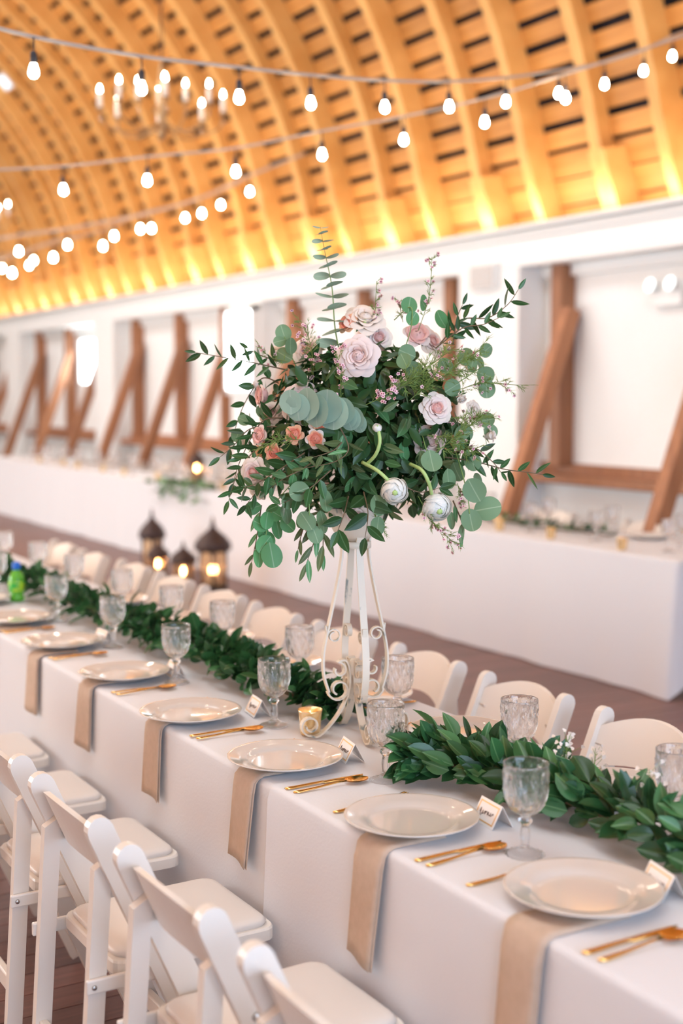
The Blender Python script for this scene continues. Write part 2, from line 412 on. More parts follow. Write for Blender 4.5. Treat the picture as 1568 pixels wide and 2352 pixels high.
# ================================================================== TABLES
def ctable(name, label, x0, x1, y0, y1):
    t = thing(name, label, 'table', ((x0+x1)/2, (y0+y1)/2, 0))
    obj('tabletop', MB().box(((x0+x1)/2, (y0+y1)/2, .728), (x1-x0-.03, y1-y0-.03, .03), bev=.008), mPLAST, t, M())
    for xx in (x0+.1, x1-.1):
        for yy in (y0+.25, y1-.25):
            obj('leg', MB().tube([(xx, yy, 0), (xx, yy, .71)], .014, 8), mSTEEL, t, M())
    return t
def cloth(name, label, x0, x1, y0, y1, off, end0, end1, amp, seed, group=None):
    rg = random.Random(seed); ph = [rg.uniform(0, 6.28) for _ in range(6)]
    m = MB(); ny = int((y1-y0)/.05)+2; rows = []
    def wave(y): return .5*sin(y*6.3+ph[0])+.3*sin(y*11.7+ph[1])+.35*sin(y*2.9+ph[2])+.2*sin(y*19+ph[3])
    zt = .7505+off
    zs = [.006, .12, .25, .38, .5, .6, .68, .72]
    zs2 = [.51+.21*q/7 for q in range(8)]; arc = [(cos(a), sin(a)) for a in (0, .4, .8, 1.2, pi/2)]; r = .014
    for j in range(ny):
        y = y0+(y1-y0)*j/(ny-1); row = []
        for z in zs:
            d = (.72-z)/.72; row.append((x0-off-d*.03-amp*d*(wave(y)+.6)-(.006*max(0, 1-(y1-y)/.06) if off else 0), y, z))
        for c, s_ in arc: row.append((x0-off+r-r*c, y, zt-r+r*s_))
        for q in range(1, 8): row.append((x0+(x1-x0)*q/8, y, zt+.0008*sin(y*7+q*2+ph[4])))
        for c, s_ in reversed(arc): row.append((x1+off-r+r*c, y, zt-r+r*s_))
        for z in reversed(zs2):
            d = (.72-z)/.72; row.append((x1+off+d*.03+amp*d*(wave(y+3)+.6), y, z))
        rows.append(row)
    m.grid(rows)
    for flag, row, sg in ((end0, rows[0], -1), (end1, rows[-1], 1)):
        if flag:
            nz = len(zs); er = []
            for i, z in enumerate(zs):
                d = (.72-z)/.72; a = V(row[i]); b = V(row[-1-i]); L = []
                for q in range(13):
                    u = q/12; p = a.lerp(b, u); fl = amp*1.6*d*(sin(u*22+ph[5])+.6)*sin(pi*u)
                    L.append((p.x, p.y+sg*(fl+.03*d*sin(pi*u)), p.z))
                er.append(L)
            a = V(row[nz+4]); b = V(row[-1-nz-4]); er.append([tuple(a.lerp(b, q/12)) for q in range(13)]); m.grid(er)
    o = obj(name, m, mCLOTH); return tag(o, label, 'tablecloth', group)
X0, X1 = 1.333, 2.085
ctable('banquet_table', 'long table under the white cloth with the tall flowers, camera end', X0+.012, X1-.012, .35, 2.50)
ctable('banquet_table', 'long table continuing behind the tall flowers, under a white cloth', X0+.012, X1-.012, 2.52, 9.4)
cloth('tablecloth', 'white cloth on near table stretching away to the left past the overlap seam', X0, X1, 2.47, 9.5, 0, 0, 1, .010, 3)
cloth('tablecloth', 'white cloth over the camera end of the near table, ending in a vertical seam', X0, X1, .3, 2.585, .0025, 1, 0, .006, 5)
ctable('banquet_table', 'long head table by the wall under a floor length white cloth', 5.06, 5.80, 5.1, 18.2)
cloth('tablecloth', 'floor length white cloth on the far table in front of the wall', 5.03, 5.83, 5.02, 18.3, 0, 1, 1, .020, 8)

# ================================================================== CHAIRS
def make_chair(label, loc, rz, group):
    t = thing('folding_chair', label, 'chair', (0, 0, 0), 0, group)
    def rail(sy):
        th = atan2(.34, .78); dx, dz = sin(th), -cos(th); nx, nz = cos(th), sin(th); hw = .028; out = []
        for i in range(9):
            a = pi*i/8; out.append((.0+nx*hw*cos(a)-dx*hw*sin(a)*1.1+dx*.028, .78-.0+nz*hw*cos(a)-dz*hw*sin(a)*1.1+dz*.028))
        L = .825; out += [(dx*L-nx*hw+.0, .78+dz*L-nz*hw), (dx*L+nx*hw, .78+dz*L+nz*hw)]
        out = [(x, max(z, 0)) for x, z in out]
        return MB().prism(out, .024, M.Translation((0, sy*.18, 0)))
    for sy in (1, -1):
        rl = obj('rail', rail(sy), mCHAIR, t)
        bl = MB().lathe([(0, .004), (.006, .004), (.009, 0), (0, 0)], 10, M.Translation((.090, sy*.193, .575)) @ M.Rotation(-sy*pi/2, 4, 'X'))
        obj('bolt', bl, mSTEEL, rl)
    rows = [[], [], [], []]
    for i in range(13):
        y = -.172+.344*i/12; u = 1-(y/.172)**2
        for k, (z, dx) in enumerate(((.735+.043*u, .008), (.735+.043*u, -.006), (.622+.034*u, -.006), (.622+.034*u, .008))):
            rows[k].append(((.78-z)*.43-.002-.028*u+dx+.008, y, z))
    bp = MB().grid(rows+[rows[0]], False)
    bp.add([rows[k][0] for k in range(4)]+[rows[k][-1] for k in range(4)], [(0, 1, 2, 3), (7, 6, 5, 4)], False)
    obj('back_panel', bp, mCHAIR, t)
    for sy in (1, -1):
        a = V((.024, 0, .665)); b = V((-.022, 0, 0)); d = (b-a).normalized(); n = V((d.z, 0, -d.x))*.019
        out = [(a.x+n.x, a.z+n.z), (a.x-n.x+.01, a.z-n.z+.03), (a.x-n.x, a.z-n.z), (b.x-n.x, 0), (b.x+n.x, 0)]
        lg = obj('rear_leg', MB().prism(out, .024, M.Translation((0, sy*.155, 0))), mCHAIR, t)
        obj('seat_bracket', MB().box((.075, sy*.1735, .425), (.19, .011, .032), bev=.004), mCHAIR, t)
        obj('screw', MB().lathe([(0, .003), (.005, .003), (.006, 0), (0, 0)], 8, M.Translation((-.004, sy*.1792, .425)) @ M.Rotation(-sy*pi/2, 4, 'X')), mSTEEL, lg)
    def slab(x0, x1, w0, w1, z0, z1, r, n=4):
        o = []
        for cx, cy, a0 in ((x1-r, w1-r, 0), (x0+r, w0-r, pi/2), (x0+r, -w0+r, pi), (x1-r, -w1+r, 3*pi/2)):
            for i in range(n+1): a = a0+pi/2*i/n; o.append((cx+r*cos(a), cy+r*sin(a)))
        return o
    s = MB(); o = slab(.048, .43, .163, .166, 0, 0, .03); n = len(o)
    for zz, ins in ((.428, .0), (.452, 0), (.457, .005)): s.v += [(x*(1-ins*2)+.24*ins*2, y*(1-ins*4), zz) for x, y in o]
    for l in range(2):
        for i in range(n): s.f.append((l*n+i, l*n+(i+1) % n, l*n+n+(i+1) % n, l*n+n+i)); s.sm.append(False)
    s.f += [tuple(range(n)), tuple(range(2*n, 3*n))]; s.sm += [False, False]
    obj('seat', s, mCHAIR, t)
    p = MB(); o = slab(.06, .418, .148, .152, 0, 0, .035); n = len(o); lv = ((.456, 0), (.464, -.004), (.472, .004), (.476, .02), (.478, .08))
    for zz, ins in lv: p.v += [((x-.24)*(1-ins*5)+.24, y*(1-ins*6), zz) for x, y in o]
    for l in range(len(lv)-1):
        for i in range(n): p.f.append((l*n+i, l*n+(i+1) % n, l*n+n+(i+1) % n, l*n+n+i)); p.sm.append(True)
    p.f.append(tuple((len(lv)-1)*n+i for i in range(n))); p.sm.append(True)
    obj('seat_pad', p, mPAD, t)
    obj('stretcher', MB().box((-.008, 0, .20), (.020, .29, .042), bev=.004), mCHAIR, t)
    obj('stretcher', MB().box((.255, 0, .20), (.022, .34, .04), bev=.004), mCHAIR, t)
    t.matrix_basis = M.Translation(loc) @ M.Rotation(rz, 4, 'Z'); return t
G1, G2, G3 = 'white folding chairs along the near side', 'white folding chairs on the far side of the near table', 'white folding chairs behind the head table'
ny = [1.59, 2.12, 2.66, 3.19, 3.72, 4.25]
ch0 = None
for i, y in enumerate(ny):
    lb = 'white folding chair seen from behind, %s from the bottom right in the near row' % ORD[i]
    jit = R(-.02, .02)
    if not ch0: ch0 = make_chair(lb, (.872, y, 0), jit, G1)
    else: dup(ch0, (.872, y, 0), jit, lb, G1)
for i in range(11):
    y = 1.96+.53*i
    dup(ch0, (2.42+R(-.01, .02), y, 0), pi+R(-.03, .03), 'white folding chair facing camera across the flower table, %s from the right' % ('rightmost' if i == 0 else ORD[i]), G2)
for i in range(13):
    y = 5.6+.92*i
    dup(ch0, (6.22, y, 0), pi+R(-.06, .06), 'white folding chair behind the head table by the wall, %s from the right' % ('first' if i == 0 else ORD[i]), G3)

# ================================================================== TABLEWARE
ZT = .7535
PYS = [1.70, 2.178, 2.702, 3.228, 3.80, 4.39, 4.95, 5.50]
plate_prof = [(0, 0), (.055, 0), (.078, 0), (.082, .004), (.095, .0085), (.134, .0185), (.1385, .0205), (.1392, .0222), (.138, .0230), (.132, .0215), (.112, .0165), (.098, .0135), (.092, .0095), (.086, .0068), (.075, .0060), (0, .0058)]
me_plate = MB().lathe(plate_prof, 72).mesh('plate', mPORC)
def plate(loc, label, group, name='dinner_plate', sc=1):
    o = put(name, me_plate, None, M.Translation(loc) @ M.Scale(sc, 4)); return tag(o, label, 'plate', group)
PX = [1.49, 1.447, 1.433, 1.42, 1.45, 1.444, 1.445, 1.445]
for i, y in enumerate(PYS):
    plate((PX[i], y, ZT+.005), 'cream plate over a hanging napkin on near table, %s from the bottom right' % ORD[i], 'near side dinner plates')
# napkins
def napkin(yr, i):
    wd = .108; m = MB(); hang = [.262, .245, .215, .205, .20, .20, .2, .2][i]; tilt = .008; drift = [.012, .015, .006, -.02, -.012, -.01, 0, 0][i]
    prof_ = [(PX[i]+.02, ZT+.0022), (1.40, ZT+.0022), (1.365, ZT+.0022), (1.345, ZT+.002), (1.332, ZT-.003), (1.3245, ZT-.012), (1.320, ZT-.04)]
    n = 7
    prof_ += [(1.320-.014*(q/n), ZT-.04-(hang-.04)*q/n) for q in range(1, n+1)]
    for off, ins in ((0, 0), (-.004, .004)):
        top, bot = [], []
        for k, (x, z) in enumerate(prof_):
            q = max(0, (ZT-z)/hang); a, b = [], []
            for j in range(7):
                v = j/6; yy = yr+ins+(wd-2*ins)*v+drift*q
                bul = .006*sin(v*pi*1.3+i)*q
                zz = z+(tilt*(v)*q if q > .05 else 0)+(.0012 if off < 0 and q < .05 else 0)
                xx = x-bul+(off if q > .05 else 0); a.append((xx, yy, zz)); b.append((xx-(.0015 if q > .05 else 0), yy, zz+(.0013 if q <= .05 else 0)))
            top.append(a); bot.append(b)
        m.grid(top); m.grid(bot)
        m.add([top[-1][j] for j in range(7)]+[bot[-1][j] for j in range(7)], [(j, j+1, j+8, j+7) for j in range(6)], False)
        m.add([t[0] for t in top]+[t[0] for t in bot], [(k, k+1, k+1+len(top), k+len(top)) for k in range(len(top)-1)], False)
        m.add([t[-1] for t in top]+[t[-1] for t in bot], [(k, k+1, k+1+len(top), k+len(top)) for k in range(len(top)-1)], False)
    return tag(obj('napkin', m, mNAP), 'beige cloth napkin hanging over the table edge, %s from the bottom right' % ORD[i], 'napkin', 'hanging beige napkins')
for i, yr in enumerate([1.599, 2.082, 2.640, 3.200, 3.745, 4.27, 4.80, 5.33]): napkin(yr, i)
# goblets
gp = [(0, 0), (.030, 0), (.0375, .0008), (.0382, .0025), (.030, .0055), (.018, .0095), (.010, .0155), (.0075, .021), (.0088, .030), (.0098, .040), (.0085, .050), (.0068, .057), (.0085, .060), (.0132, .066), (.0135, .069), (.0105, .0745), (.009, .077), (.016, .081), (.0235, .085), (.0295, .091), (.0345, .099), (.0378, .107), (.0400, .115), (.0412, .123), (.0420, .131), (.0425, .139), (.0428, .147), (.0430, .155), (.0431, .161), (.0432, .165), (.0434, .172), (.0438, .180), (.0432, .1815), (.0420, .180), (.0414, .168), (.0408, .150), (.0400, .132), (.0385, .117), (.0355, .104), (.030, .095), (.020, .0885), (.010, .086), (0, .0855)]
def cut(r, z, a, i):
    if i < 18: return r*(1+.035*cos(a*18)) if 1 < i < 6 else r*(1+(.06*cos(a*6) if 7 < i < 12 else 0))
    if i < 30:
        k = (z-.085)*95
        tri = lambda q: abs((q/(2*pi)) % 1-.5)*4-1
        f = min(1, (i-17)/3, (30-i)/2)
        d = max(tri(a*12+k*1.4), tri(a*12-k*1.4+1.0)); h = tri(a*36+k*2.6)*.5
        return r+f*.0030*(d+h-.5)
    return r
def goblet_mesh(seg): return MB().lathe(gp, seg, None, cut).mesh('goblet', mGLASS)
me_gob, me_gob2 = goblet_mesh(180), goblet_mesh(36)
def goblet(x, y, label, group, hi=True, z=ZT-.001, sc=1):
    o = put('goblet', me_gob if hi else me_gob2, None, M.Translation((x, y, z)) @ M.Rotation(R(0, 6), 4, 'Z') @ M.Scale(sc, 4)); return tag(o, label, 'glass', group)
for i, (x, y) in enumerate(((1.565, 1.40), (1.549, 1.936), (1.576, 2.481), (1.587, 3.055), (1.567, 3.667), (1.60, 4.30), (1.60, 4.92), (1.60, 5.75))):
    if i == 0: continue
    goblet(x, y, 'clear pressed glass goblet on the napkin side of the garland, %s from the right' % ORD[i-1].replace('nearest', 'first'), 'near side goblets')
FG = [1.86, 2.36, 2.90, 3.45, 4.0, 4.42, 4.95, 5.5, 6.05, 6.6]
for i, y in enumerate(FG):
    goblet(1.875+R(-.01, .01), y, 'pressed glass goblet beyond the garland by the far chairs, %s from right' % ORD[i].replace('nearest', 'first'), 'far side goblets', True)
for i, (x, y) in enumerate(((1.955, 2.13), (1.945, 2.70), (1.955, 3.19), (1.955, 3.72), (1.955, 4.21), (1.955, 4.69), (1.955, 5.22))):
    plate((x, y, ZT), 'cream plate on the far side of the flower table, %s from the right' % ORD[i].replace('nearest', 'first'), 'far side dinner plates')
plate((1.955, 2.13, ZT+.0064), 'small cream plate stacked on the first far side dinner plate from the right', None, 'salad_plate', .62)
# cutlery
def sweep_ctl(secs, th):          # secs: (x, halfwidth, z)
    m = MB(); rows = []
    for x, hw, z in secs: rows.append([(x, -hw, z), (x, -hw*.5, z+th), (x, 0, z+th*1.3), (x, hw*.5, z+th), (x, hw, z), (x, 0, z-th*.3), (x, -hw, z)])
    m.grid(rows); m.add(rows[0][:6], [(0, 1, 2, 3, 4, 5)]); m.add(rows[-1][:6], [(5, 4, 3, 2, 1, 0)]); return m
kn = sweep_ctl([(0, .006, .002), (.01, .008, .002), (.07, .005, .003), (.095, .0045, .003), (.10, .008, .002), (.15, .009, .002), (.19, .007, .002), (.205, .001, .002)], .003).mesh('knife', mGOLD)
def spoon_mesh():
    m = sweep_ctl([(0, .004, .002), (.012, .008, .002), (.06, .004, .004), (.11, .003, .008), (.135, .003, .008)], .003)
    rows = []
    for i in range(9):
        u = i/8; x = .132+.06*u; hw = .0205*sqrt(max(.02, 1-(2*u-1)**2)); rows.append([(x, hw*v, .009-.007*(1-v*v)*sin(pi*min(.98, max(.05, u)))) for v in (-1, -.6, 0, .6, 1)])
    m.grid(rows); m.grid([[(p[0], p[1], p[2]+.0015) for p in r] for r in rows]); return m
def fork_mesh():
    m = sweep_ctl([(0, .004, .002), (.012, .008, .002), (.06, .004, .004), (.11, .003, .008), (.13, .004, .008), (.145, .012, .005), (.155, .012, .004)], .0025)
    for k in range(4):
        yy = -.009+.006*k; m.box((.178, yy, .0055), (.048, .0026, .0022), M.Rotation(rad(-6), 4, 'Y'))
    return m
sp, fk = spoon_mesh().mesh('spoon', mGOLD), fork_mesh().mesh('fork', mGOLD)
def piece(name, me, x, y, rz, label, group): return tag(put(name, me, None, M.Translation((x, y, ZT)) @ M.Rotation(rz, 4, 'Z')), label, name, group)
for i, y in enumerate(PYS[:7]):
    k = [.19, .175, .115, .17, .185, .19, .19][i]; o = ORD[i]
    if i == 2: k = .113
    piece('knife', kn, 1.342, y-.172, R(-.04, .04), 'gold knife lying right of the %s plate from the bottom right' % o, 'gold knives on the near side')
    piece('spoon', sp, 1.345, y-.205, R(-.04, .04), 'gold spoon lying outermost right of the %s plate from the bottom right' % o, 'gold spoons on the near side')
    piece('fork', fk, 1.352, y+[.155, .155, .15, .15, .15, .15, .15][i], R(-.05, .12), 'gold fork lying left of the %s plate from the bottom right' % o, 'gold forks on the near side')
for i, y in enumerate((2.13, 2.70, 3.25)):
    piece('knife', kn, 2.07, y+.165, pi+R(-.05, .05), 'gold knife by the %s far side plate from the right' % ['first', 'second', 'third'][i], 'gold knives on the far side')
    piece('fork', fk, 2.06, y-.17, pi+R(-.05, .05), 'gold fork by the %s far side plate from the right' % ['first', 'second', 'third'][i], 'gold forks on the far side')
# place cards
def card(x, y, rz, label, s=1):
    t = thing('place_card', label, 'place card', (0, 0, 0), 0, 'tented place cards'); W_, H_ = .085*s, .052*s; a = rad(62)
    for sg, nm in ((-1, 'front_flap'), (1, 'back_flap')):
        mm = M.Translation((sg*H_*cos(a), 0, 0)) @ M.Rotation(-sg*(pi/2-a)+(0 if sg > 0 else 0), 4, 'Y')
        mm = M.Translation((0, 0, H_*sin(a))) @ M.Rotation(sg*(-1)*(pi/2-a), 4, 'Y') if False else M.Translation((0, 0, H_*sin(a))) @ M.Rotation(sg*-(pi/2-a), 4, 'Y')
        f = obj(nm, MB().box((0, 0, -H_/2), (.0008, W_, H_)), mCARD, t, mm)
        if sg < 0:
            b = MB(); i_ = .007
            for zz in (-i_, -H_+i_): b.box((-.0008, 0, zz), (.0006, W_-2*i_+.003, .0028))
            for yy in (-W_/2+i_, W_/2-i_): b.box((-.0008, yy, -H_/2), (.0006, .0028, H_-2*i_))
            obj('gold_border', b, mGOLDINK, f, mm)
            rg = random.Random(int(y*1000)); pts = []
            for q in range(46):
                u = q/45; pts.append((-.0012, .024-.048*u+.002*sin(u*31), -H_*.56+.0055*sin(u*41+rg.uniform(-.5, .5))*(1.5 if q < 7 else .7)+.004*u))
            obj('lettering', MB().tube(pts, .0006, 4), mINK, f, mm)
    t.matrix_basis = M.Translation((x, y, ZT)) @ M.Rotation(rz, 4, 'Z'); return t
for i, (x, y, rz) in enumerate(((1.635, 1.655, -.25), (1.605, 2.115, -.12), (1.595, 2.675, -.2), (1.605, 3.19, -.15), (1.60, 3.76, -.1), (1.60, 4.40, .1))):
    card(x, y, rz, 'tented place card with gold border behind the %s plate from the bottom right' % ORD[i])
card(1.79, 2.60, pi+.3, 'tented place card seen from its back by the second far side plate')

# ================================================================== LEAVES
def leaf_mesh(name, m_, wfn, cup=.10, curl=.12, fold=.10, nu=6, wav=0, hw=.2):
    rows = []
    for i in range(nu+1):
        u = i/nu; w_ = wfn(u)*hw
        rows.append([(w_*v, u, -curl*u*u+fold*abs(v)*w_*2+cup*(v*v)*w_*0+wav*sin(u*9)*v) for v in (-1, -.5, 0, .5, 1)])
    return MB().grid(rows).mesh(name, m_)
pt = lambda u: (sin(pi*u**.80)**.85 if 0 < u < 1 else 0)+.01
po = lambda u: (sin(pi*u**.85)**.66 if 0 < u < 1 else 0)+.01
rd = lambda u: sqrt(max(0, 1-(2*min(1, max(0, u))-1)**2))*1.0+.015
wl = lambda u: sin(pi*min(.999, u)**.9)**.7 if u > 0 else .03
LF = {
 'dark': [leaf_mesh('leaf', gDARK, pt, hw=.24), leaf_mesh('leaf', gDARK, pt, hw=.22, curl=-.1)],
 'mid': [leaf_mesh('leaf', gMID, pt, hw=.22, curl=.2), leaf_mesh('leaf', gMID, pt, hw=.25)],
 'olive': [leaf_mesh('leaf', gOLIVE, pt, hw=.2), leaf_mesh('leaf', gOLIVE, wl, hw=.16)],
 'ruscus': [leaf_mesh('leaf', gDARK, pt, hw=.155, curl=.08), leaf_mesh('leaf', gDARK, pt, hw=.17, curl=-.08)],
 'round': [leaf_mesh('leaf', gEUC, rd, hw=.48, curl=.05, nu=10, fold=.05), leaf_mesh('leaf', gEUC, rd, hw=.44, curl=-.06, nu=10, fold=.05)],
 'fresh': [leaf_mesh('leaf', gEUC2, rd, hw=.46, curl=.08, nu=10, fold=.05), leaf_mesh('leaf', gEUC2, rd, hw=.38, curl=.1, nu=10, fold=.06)],
 'blue': [leaf_mesh('leaf', gBLUE, rd, hw=.5, curl=.02, nu=10, fold=.03), leaf_mesh('leaf', gBLUE, rd, hw=.47, curl=-.03, nu=10, fold=.02)],
 'willow': [leaf_mesh('leaf', gEUC2, wl, hw=.12, curl=.15), leaf_mesh('leaf', gOLIVE, wl, hw=.13, curl=.1)],
 'salal': [leaf_mesh('leaf', gSALAL, po, hw=.29, curl=.15, fold=.22), leaf_mesh('leaf', gSALAL, po, hw=.27, curl=-.12, fold=.2), leaf_mesh('leaf', gSALAL, po, hw=.31, curl=.3, fold=.2)],
 'salal2': [leaf_mesh('leaf', gSALAL2, pt, hw=.26, curl=.2, fold=.2), leaf_mesh('leaf', gSALAL2, pt, hw=.24, curl=-.1, fold=.22)],
}
def disc_mesh(m_, wx, cup):
    vs, fs = [(0, .5, -cup)], []; n = 20
    for rr in (.55, 1):
        for q in range(n):
            a = 2*pi*q/n; vs.append((.5*wx*rr*sin(a)*(1+.04*sin(2*a)), .5-.5*rr*cos(a)-(.03*rr if q == 0 else 0), cup*(rr*rr-1)+.02*rr*sin(a*2+wx*40)))
    for q in range(n):
        q2 = (q+1) % n; fs.append((0, 1+q, 1+q2)); fs.append((1+q, 1+n+q, 1+n+q2, 1+q2))
    mb = MB(); mb.add(vs, fs); return mb.mesh('leaf', m_)
LF['round'] = [disc_mesh(gEUC, .98, .03), disc_mesh(gEUC, .88, -.04), disc_mesh(gEUC, .93, .06)]
LF['fresh'] = [disc_mesh(gEUC2, .95, .05), disc_mesh(gEUC2, .84, -.05)]
LF['blue'] = [disc_mesh(gBLUE, 1.02, .03), disc_mesh(gBLUE, .95, -.04), disc_mesh(gBLUE, .98, .06)]
def merge_leaf(mb, kind, mtx):
    me = random.choice(LF[kind]); mb.add([v.co.copy() for v in me.vertices], [tuple(p.vertices) for p in me.polygons], True, mtx)
def rnd_dir():
    while 1:
        v = V((R(-1, 1), R(-1, 1), R(-1, 1)))
        if .1 < v.length < 1: return v.normalized()

# ------------------------------------------------------------------ garlands
def garland(label, path, n, rad_, Lf, stuff_n, name='greenery_garland', cat='garland', kinds=None):
    path = spline(path, 10); base = path[0].copy(); base.z = ZT
    t = thing(name, label, cat, base, 0)
    obj('stem', MB().tube(path, .006, 6), mTWIG, t, M())
    kinds = kinds or ['salal']*7+['salal2']*2
    st = MB()
    for i in range(n+stuff_n):
        u = R(0, 1)*(len(path)-1.001) if i >= n else (i+.5+R(-.4, .4))/n*(len(path)-1.001)
        k = int(u); p = path[k].lerp(path[k+1], u-k); tg = (path[min(k+1, len(path)-1)]-path[max(k-1, 0)]).normalized()
        a = R(-.25, pi+.25); side = tg.cross(V((0, 0, 1))).normalized(); rdv = side*cos(a)+V((0, 0, 1))*abs(sin(a))
        q = p+rdv*rad_*R(.25, .85)*(1 if i < n else .6); q.z = max(q.z, ZT+.008)
        d = tg*R(-.1, 1.0)+rdv*R(.35, 1.0)+rnd_dir()*.35
        if q.z+d.normalized().z*Lf < ZT+.01: d.z = abs(d.z)*.3+.05
        nrm = rdv*1.0+V((0, 0, .5))-tg*.2+rnd_dir()*.45; L = Lf*R(.7, 1.15)
        kd = random.choice(kinds)
        if i < n: put('leaf', random.choice(LF[kd]), t, orient(d, nrm, q, L))
        else: merge_leaf(st, 'salal', orient(d, nrm, q, L))
    f = obj('foliage', st, gSALAL, t, M()); f['kind'] = 'stuff'
    return t
gz = .795
garland('leafy green garland running right from the tall flower stand to the picture edge',
        [(1.75, 1.15, gz), (1.745, 1.45, gz), (1.755, 1.80, gz), (1.745, 2.05, gz), (1.73, 2.25, gz), (1.68, 2.40, gz), (1.62, 2.46, gz-.015)], 300, .080, .068, 260)
garland('leafy green garland running left from the tall flower stand into the blur',
        [(1.72, 7.2, gz), (1.71, 6.2, gz), (1.715, 5.5, gz), (1.70, 4.85, gz), (1.72, 4.3, gz), (1.74, 3.95, gz), (1.74, 3.6, gz), (1.71, 3.25, gz), (1.76, 3.0, gz-.02)], 300, .092, .064, 900)

# ================================================================== STAND
SX, SY = 1.723, 2.861
st = thing('flower_stand', 'tall cream distressed iron stand with scrolled legs under the bouquet', 'stand', (SX, SY, ZT))
def radial(az, rz): return [(SX+r*cos(az), SY+r*sin(az), z) for r, z in rz]
def scroll(r, z, rad_, a0, turns, n=18, sg=1, shrink=.55):
    o = []
    for i in range(n+1):
        u = i/n; a = a0+sg*2*pi*turns*u; q = rad_*(1-shrink*u); o.append((r+q*cos(a), z+q*sin(a)))
    return o
# camera azimuth: direction from the stand to the camera
azc = atan2(-SY, -SX)
for k, da in enumerate((.32, .32+pi/2, .32+pi, .32+3*pi/2)):
    az = azc+da; wd = (-sin(az), cos(az), 0)
    up = spline([(p[0], p[1], 0) for p in ((.072, 1.335), (.050, 1.30), (.036, 1.255), (.040, 1.20), (.058, 1.11), (.078, 1.02), (.087, .965), (.085, .915), (.072, .872))], 6)
    path = [(p.x, p.y) for p in up]+scroll(.046, .877, .030, rad(-10), 1.15, 20, -1)
    obj('upper_bar', MB().ribbon(radial(az, path), wd, .0185, .0045), mIRON, st, M())
    lo = scroll(.045, .928, .021, rad(60), .9, 14, 1, .5)[::-1]
    lo2 = spline([(p[0], p[1], 0) for p in ((.056, .946), (.028, .952), (.016, .915), (.022, .86), (.048, .81), (.082, .772), (.105, .7575), (.125, .762))], 6)
    path2 = lo[:-2]+[(p.x, p.y) for p in lo2[2:]]+scroll(.122, .787, .026, rad(-80), 1.2, 20, 1)
    obj('foot_bar', MB().ribbon(radial(az, path2), wd, .0185, .0045), mIRON, st, M())
    sc_ = scroll(.058, 1.018, .019, rad(0), 1.25, 20, 1, .5)
    obj('scroll', MB().ribbon(radial(az, [(.080, 1.045)]+sc_), wd, .013, .0035), mIRON, st, M())
obj('ring', MB().lathe([(.036, 1.245), (.041, 1.245), (.041, 1.262), (.036, 1.262), (.036, 1.245)], 28, M.Translation((SX, SY, 0))), mIRON, st, M())
obj('hub', MB().lathe([(0, .905), (.012, .905), (.017, .92), (.017, .94), (.012, .953), (0, .953)], 16, M.Translation((SX, SY, 0))), mIRON, st, M())
obj('bowl', MB().lathe([(0, 1.262), (.03, 1.263), (.055, 1.285), (.075, 1.32), (.082, 1.35), (.078, 1.35), (.070, 1.32), (.05, 1.29), (0, 1.275)], 28, M.Translation((SX, SY, 0))), mIRON, st, M())
# votive on the near table
def votive(loc, label, group, sc=1):
    t = thing('votive_candle', label, 'candle', (0, 0, 0), 0, group)
    obj('glass_cup', MB().lathe([(0, 0), (.024, 0), (.027, .006), (.028, .03), (.031, .060), (.0325, .066), (.0305, .066), (.027, .032), (.025, .008), (0, .006)], 20), mVOT, t)
    c = obj('wax', MB().lathe([(0, .007), (.0235, .008), (.025, .034), (0, .036)], 16), mGLOW, t)
    obj('flame', MB().lathe([(0, .036), (.003, .040), (.005, .046), (.003, .054), (0, .062)], 8), mFLAME, c)
    t.matrix_basis = M.Translation(loc) @ M.Scale(sc, 4); return t
v0 = votive((1.625, 2.925, ZT), 'gold votive cup with a lit candle beside the flower stand foot', None)

# ================================================================== FLOWER ARRANGEMENT
D0 = 3.33; PXM = D0/FPX
def bq(px, py, w_=0): return atd(px, py, D0+w_)
BASE = V((SX, SY, 1.28))
FLS = []
FA = thing('flower_arrangement', 'large bouquet of pink roses, white ranunculus and eucalyptus on the tall stand', 'flowers', BASE)
CEN = bq(828, 982)
obj('floral_foam', MB().lathe([(0, 1.277), (.045, 1.28), (.068, 1.33), (.066, 1.40), (0, 1.42)], 16, M.Translation((SX, SY, 0))), gDARK, FA, M())
# --- petals
def petal(Rr, H, w_, curl, mt, ball=False, ruf=.03, name='petal'):
    rows = []; n, m_ = 6, 6
    for i in range(n+1):
        t = i/n; row = []
        for j in range(m_+1):
            s = -1+2*j/m_; shape = .45+.55*sin(pi*min(1, .10+t*.72)); 
            if t > .8: shape *= 1-.18*((t-.8)/.2)**2
            a = s*w_*shape; edge = 1-.10*(s*s)*t**2
            if ball:
                q = pi*(.14+(.62-curl)*t*edge); r = Rr*sin(q)*(1+.065*s); z = -Rr*cos(q)*.92
            else:
                tt = t*edge
                r = Rr*(.22+.78*tt**.62)*(1+.09*s)+curl*.20*tt**4+ruf*sin(s*4+Rr*9)*tt**3*.5; z = H*sin(tt*pi/2)-curl*.24*tt**4*H*2
            row.append((r*cos(a), r*sin(a), z))
        rows.append(row)
    return MB().grid(rows).mesh(name, mt)
def core_mesh(rs, H, mt, ball=False):
    mb = MB()
    for i, r in enumerate(rs):
        me = petal(r, H*(.97+.03*i/len(rs)), 1.3, .0 if not ball else .05, mt, ball)
        for q in range(2 if i < 2 else 3):
            mb.add([v.co.copy() for v in me.vertices], [tuple(p.vertices) for p in me.polygons], True, M.Rotation(i*2.4+q*2*pi/(2 if i < 2 else 3), 4, 'Z'))
        bpy.data.meshes.remove(me)
    return mb.mesh('flower_heart', mt)
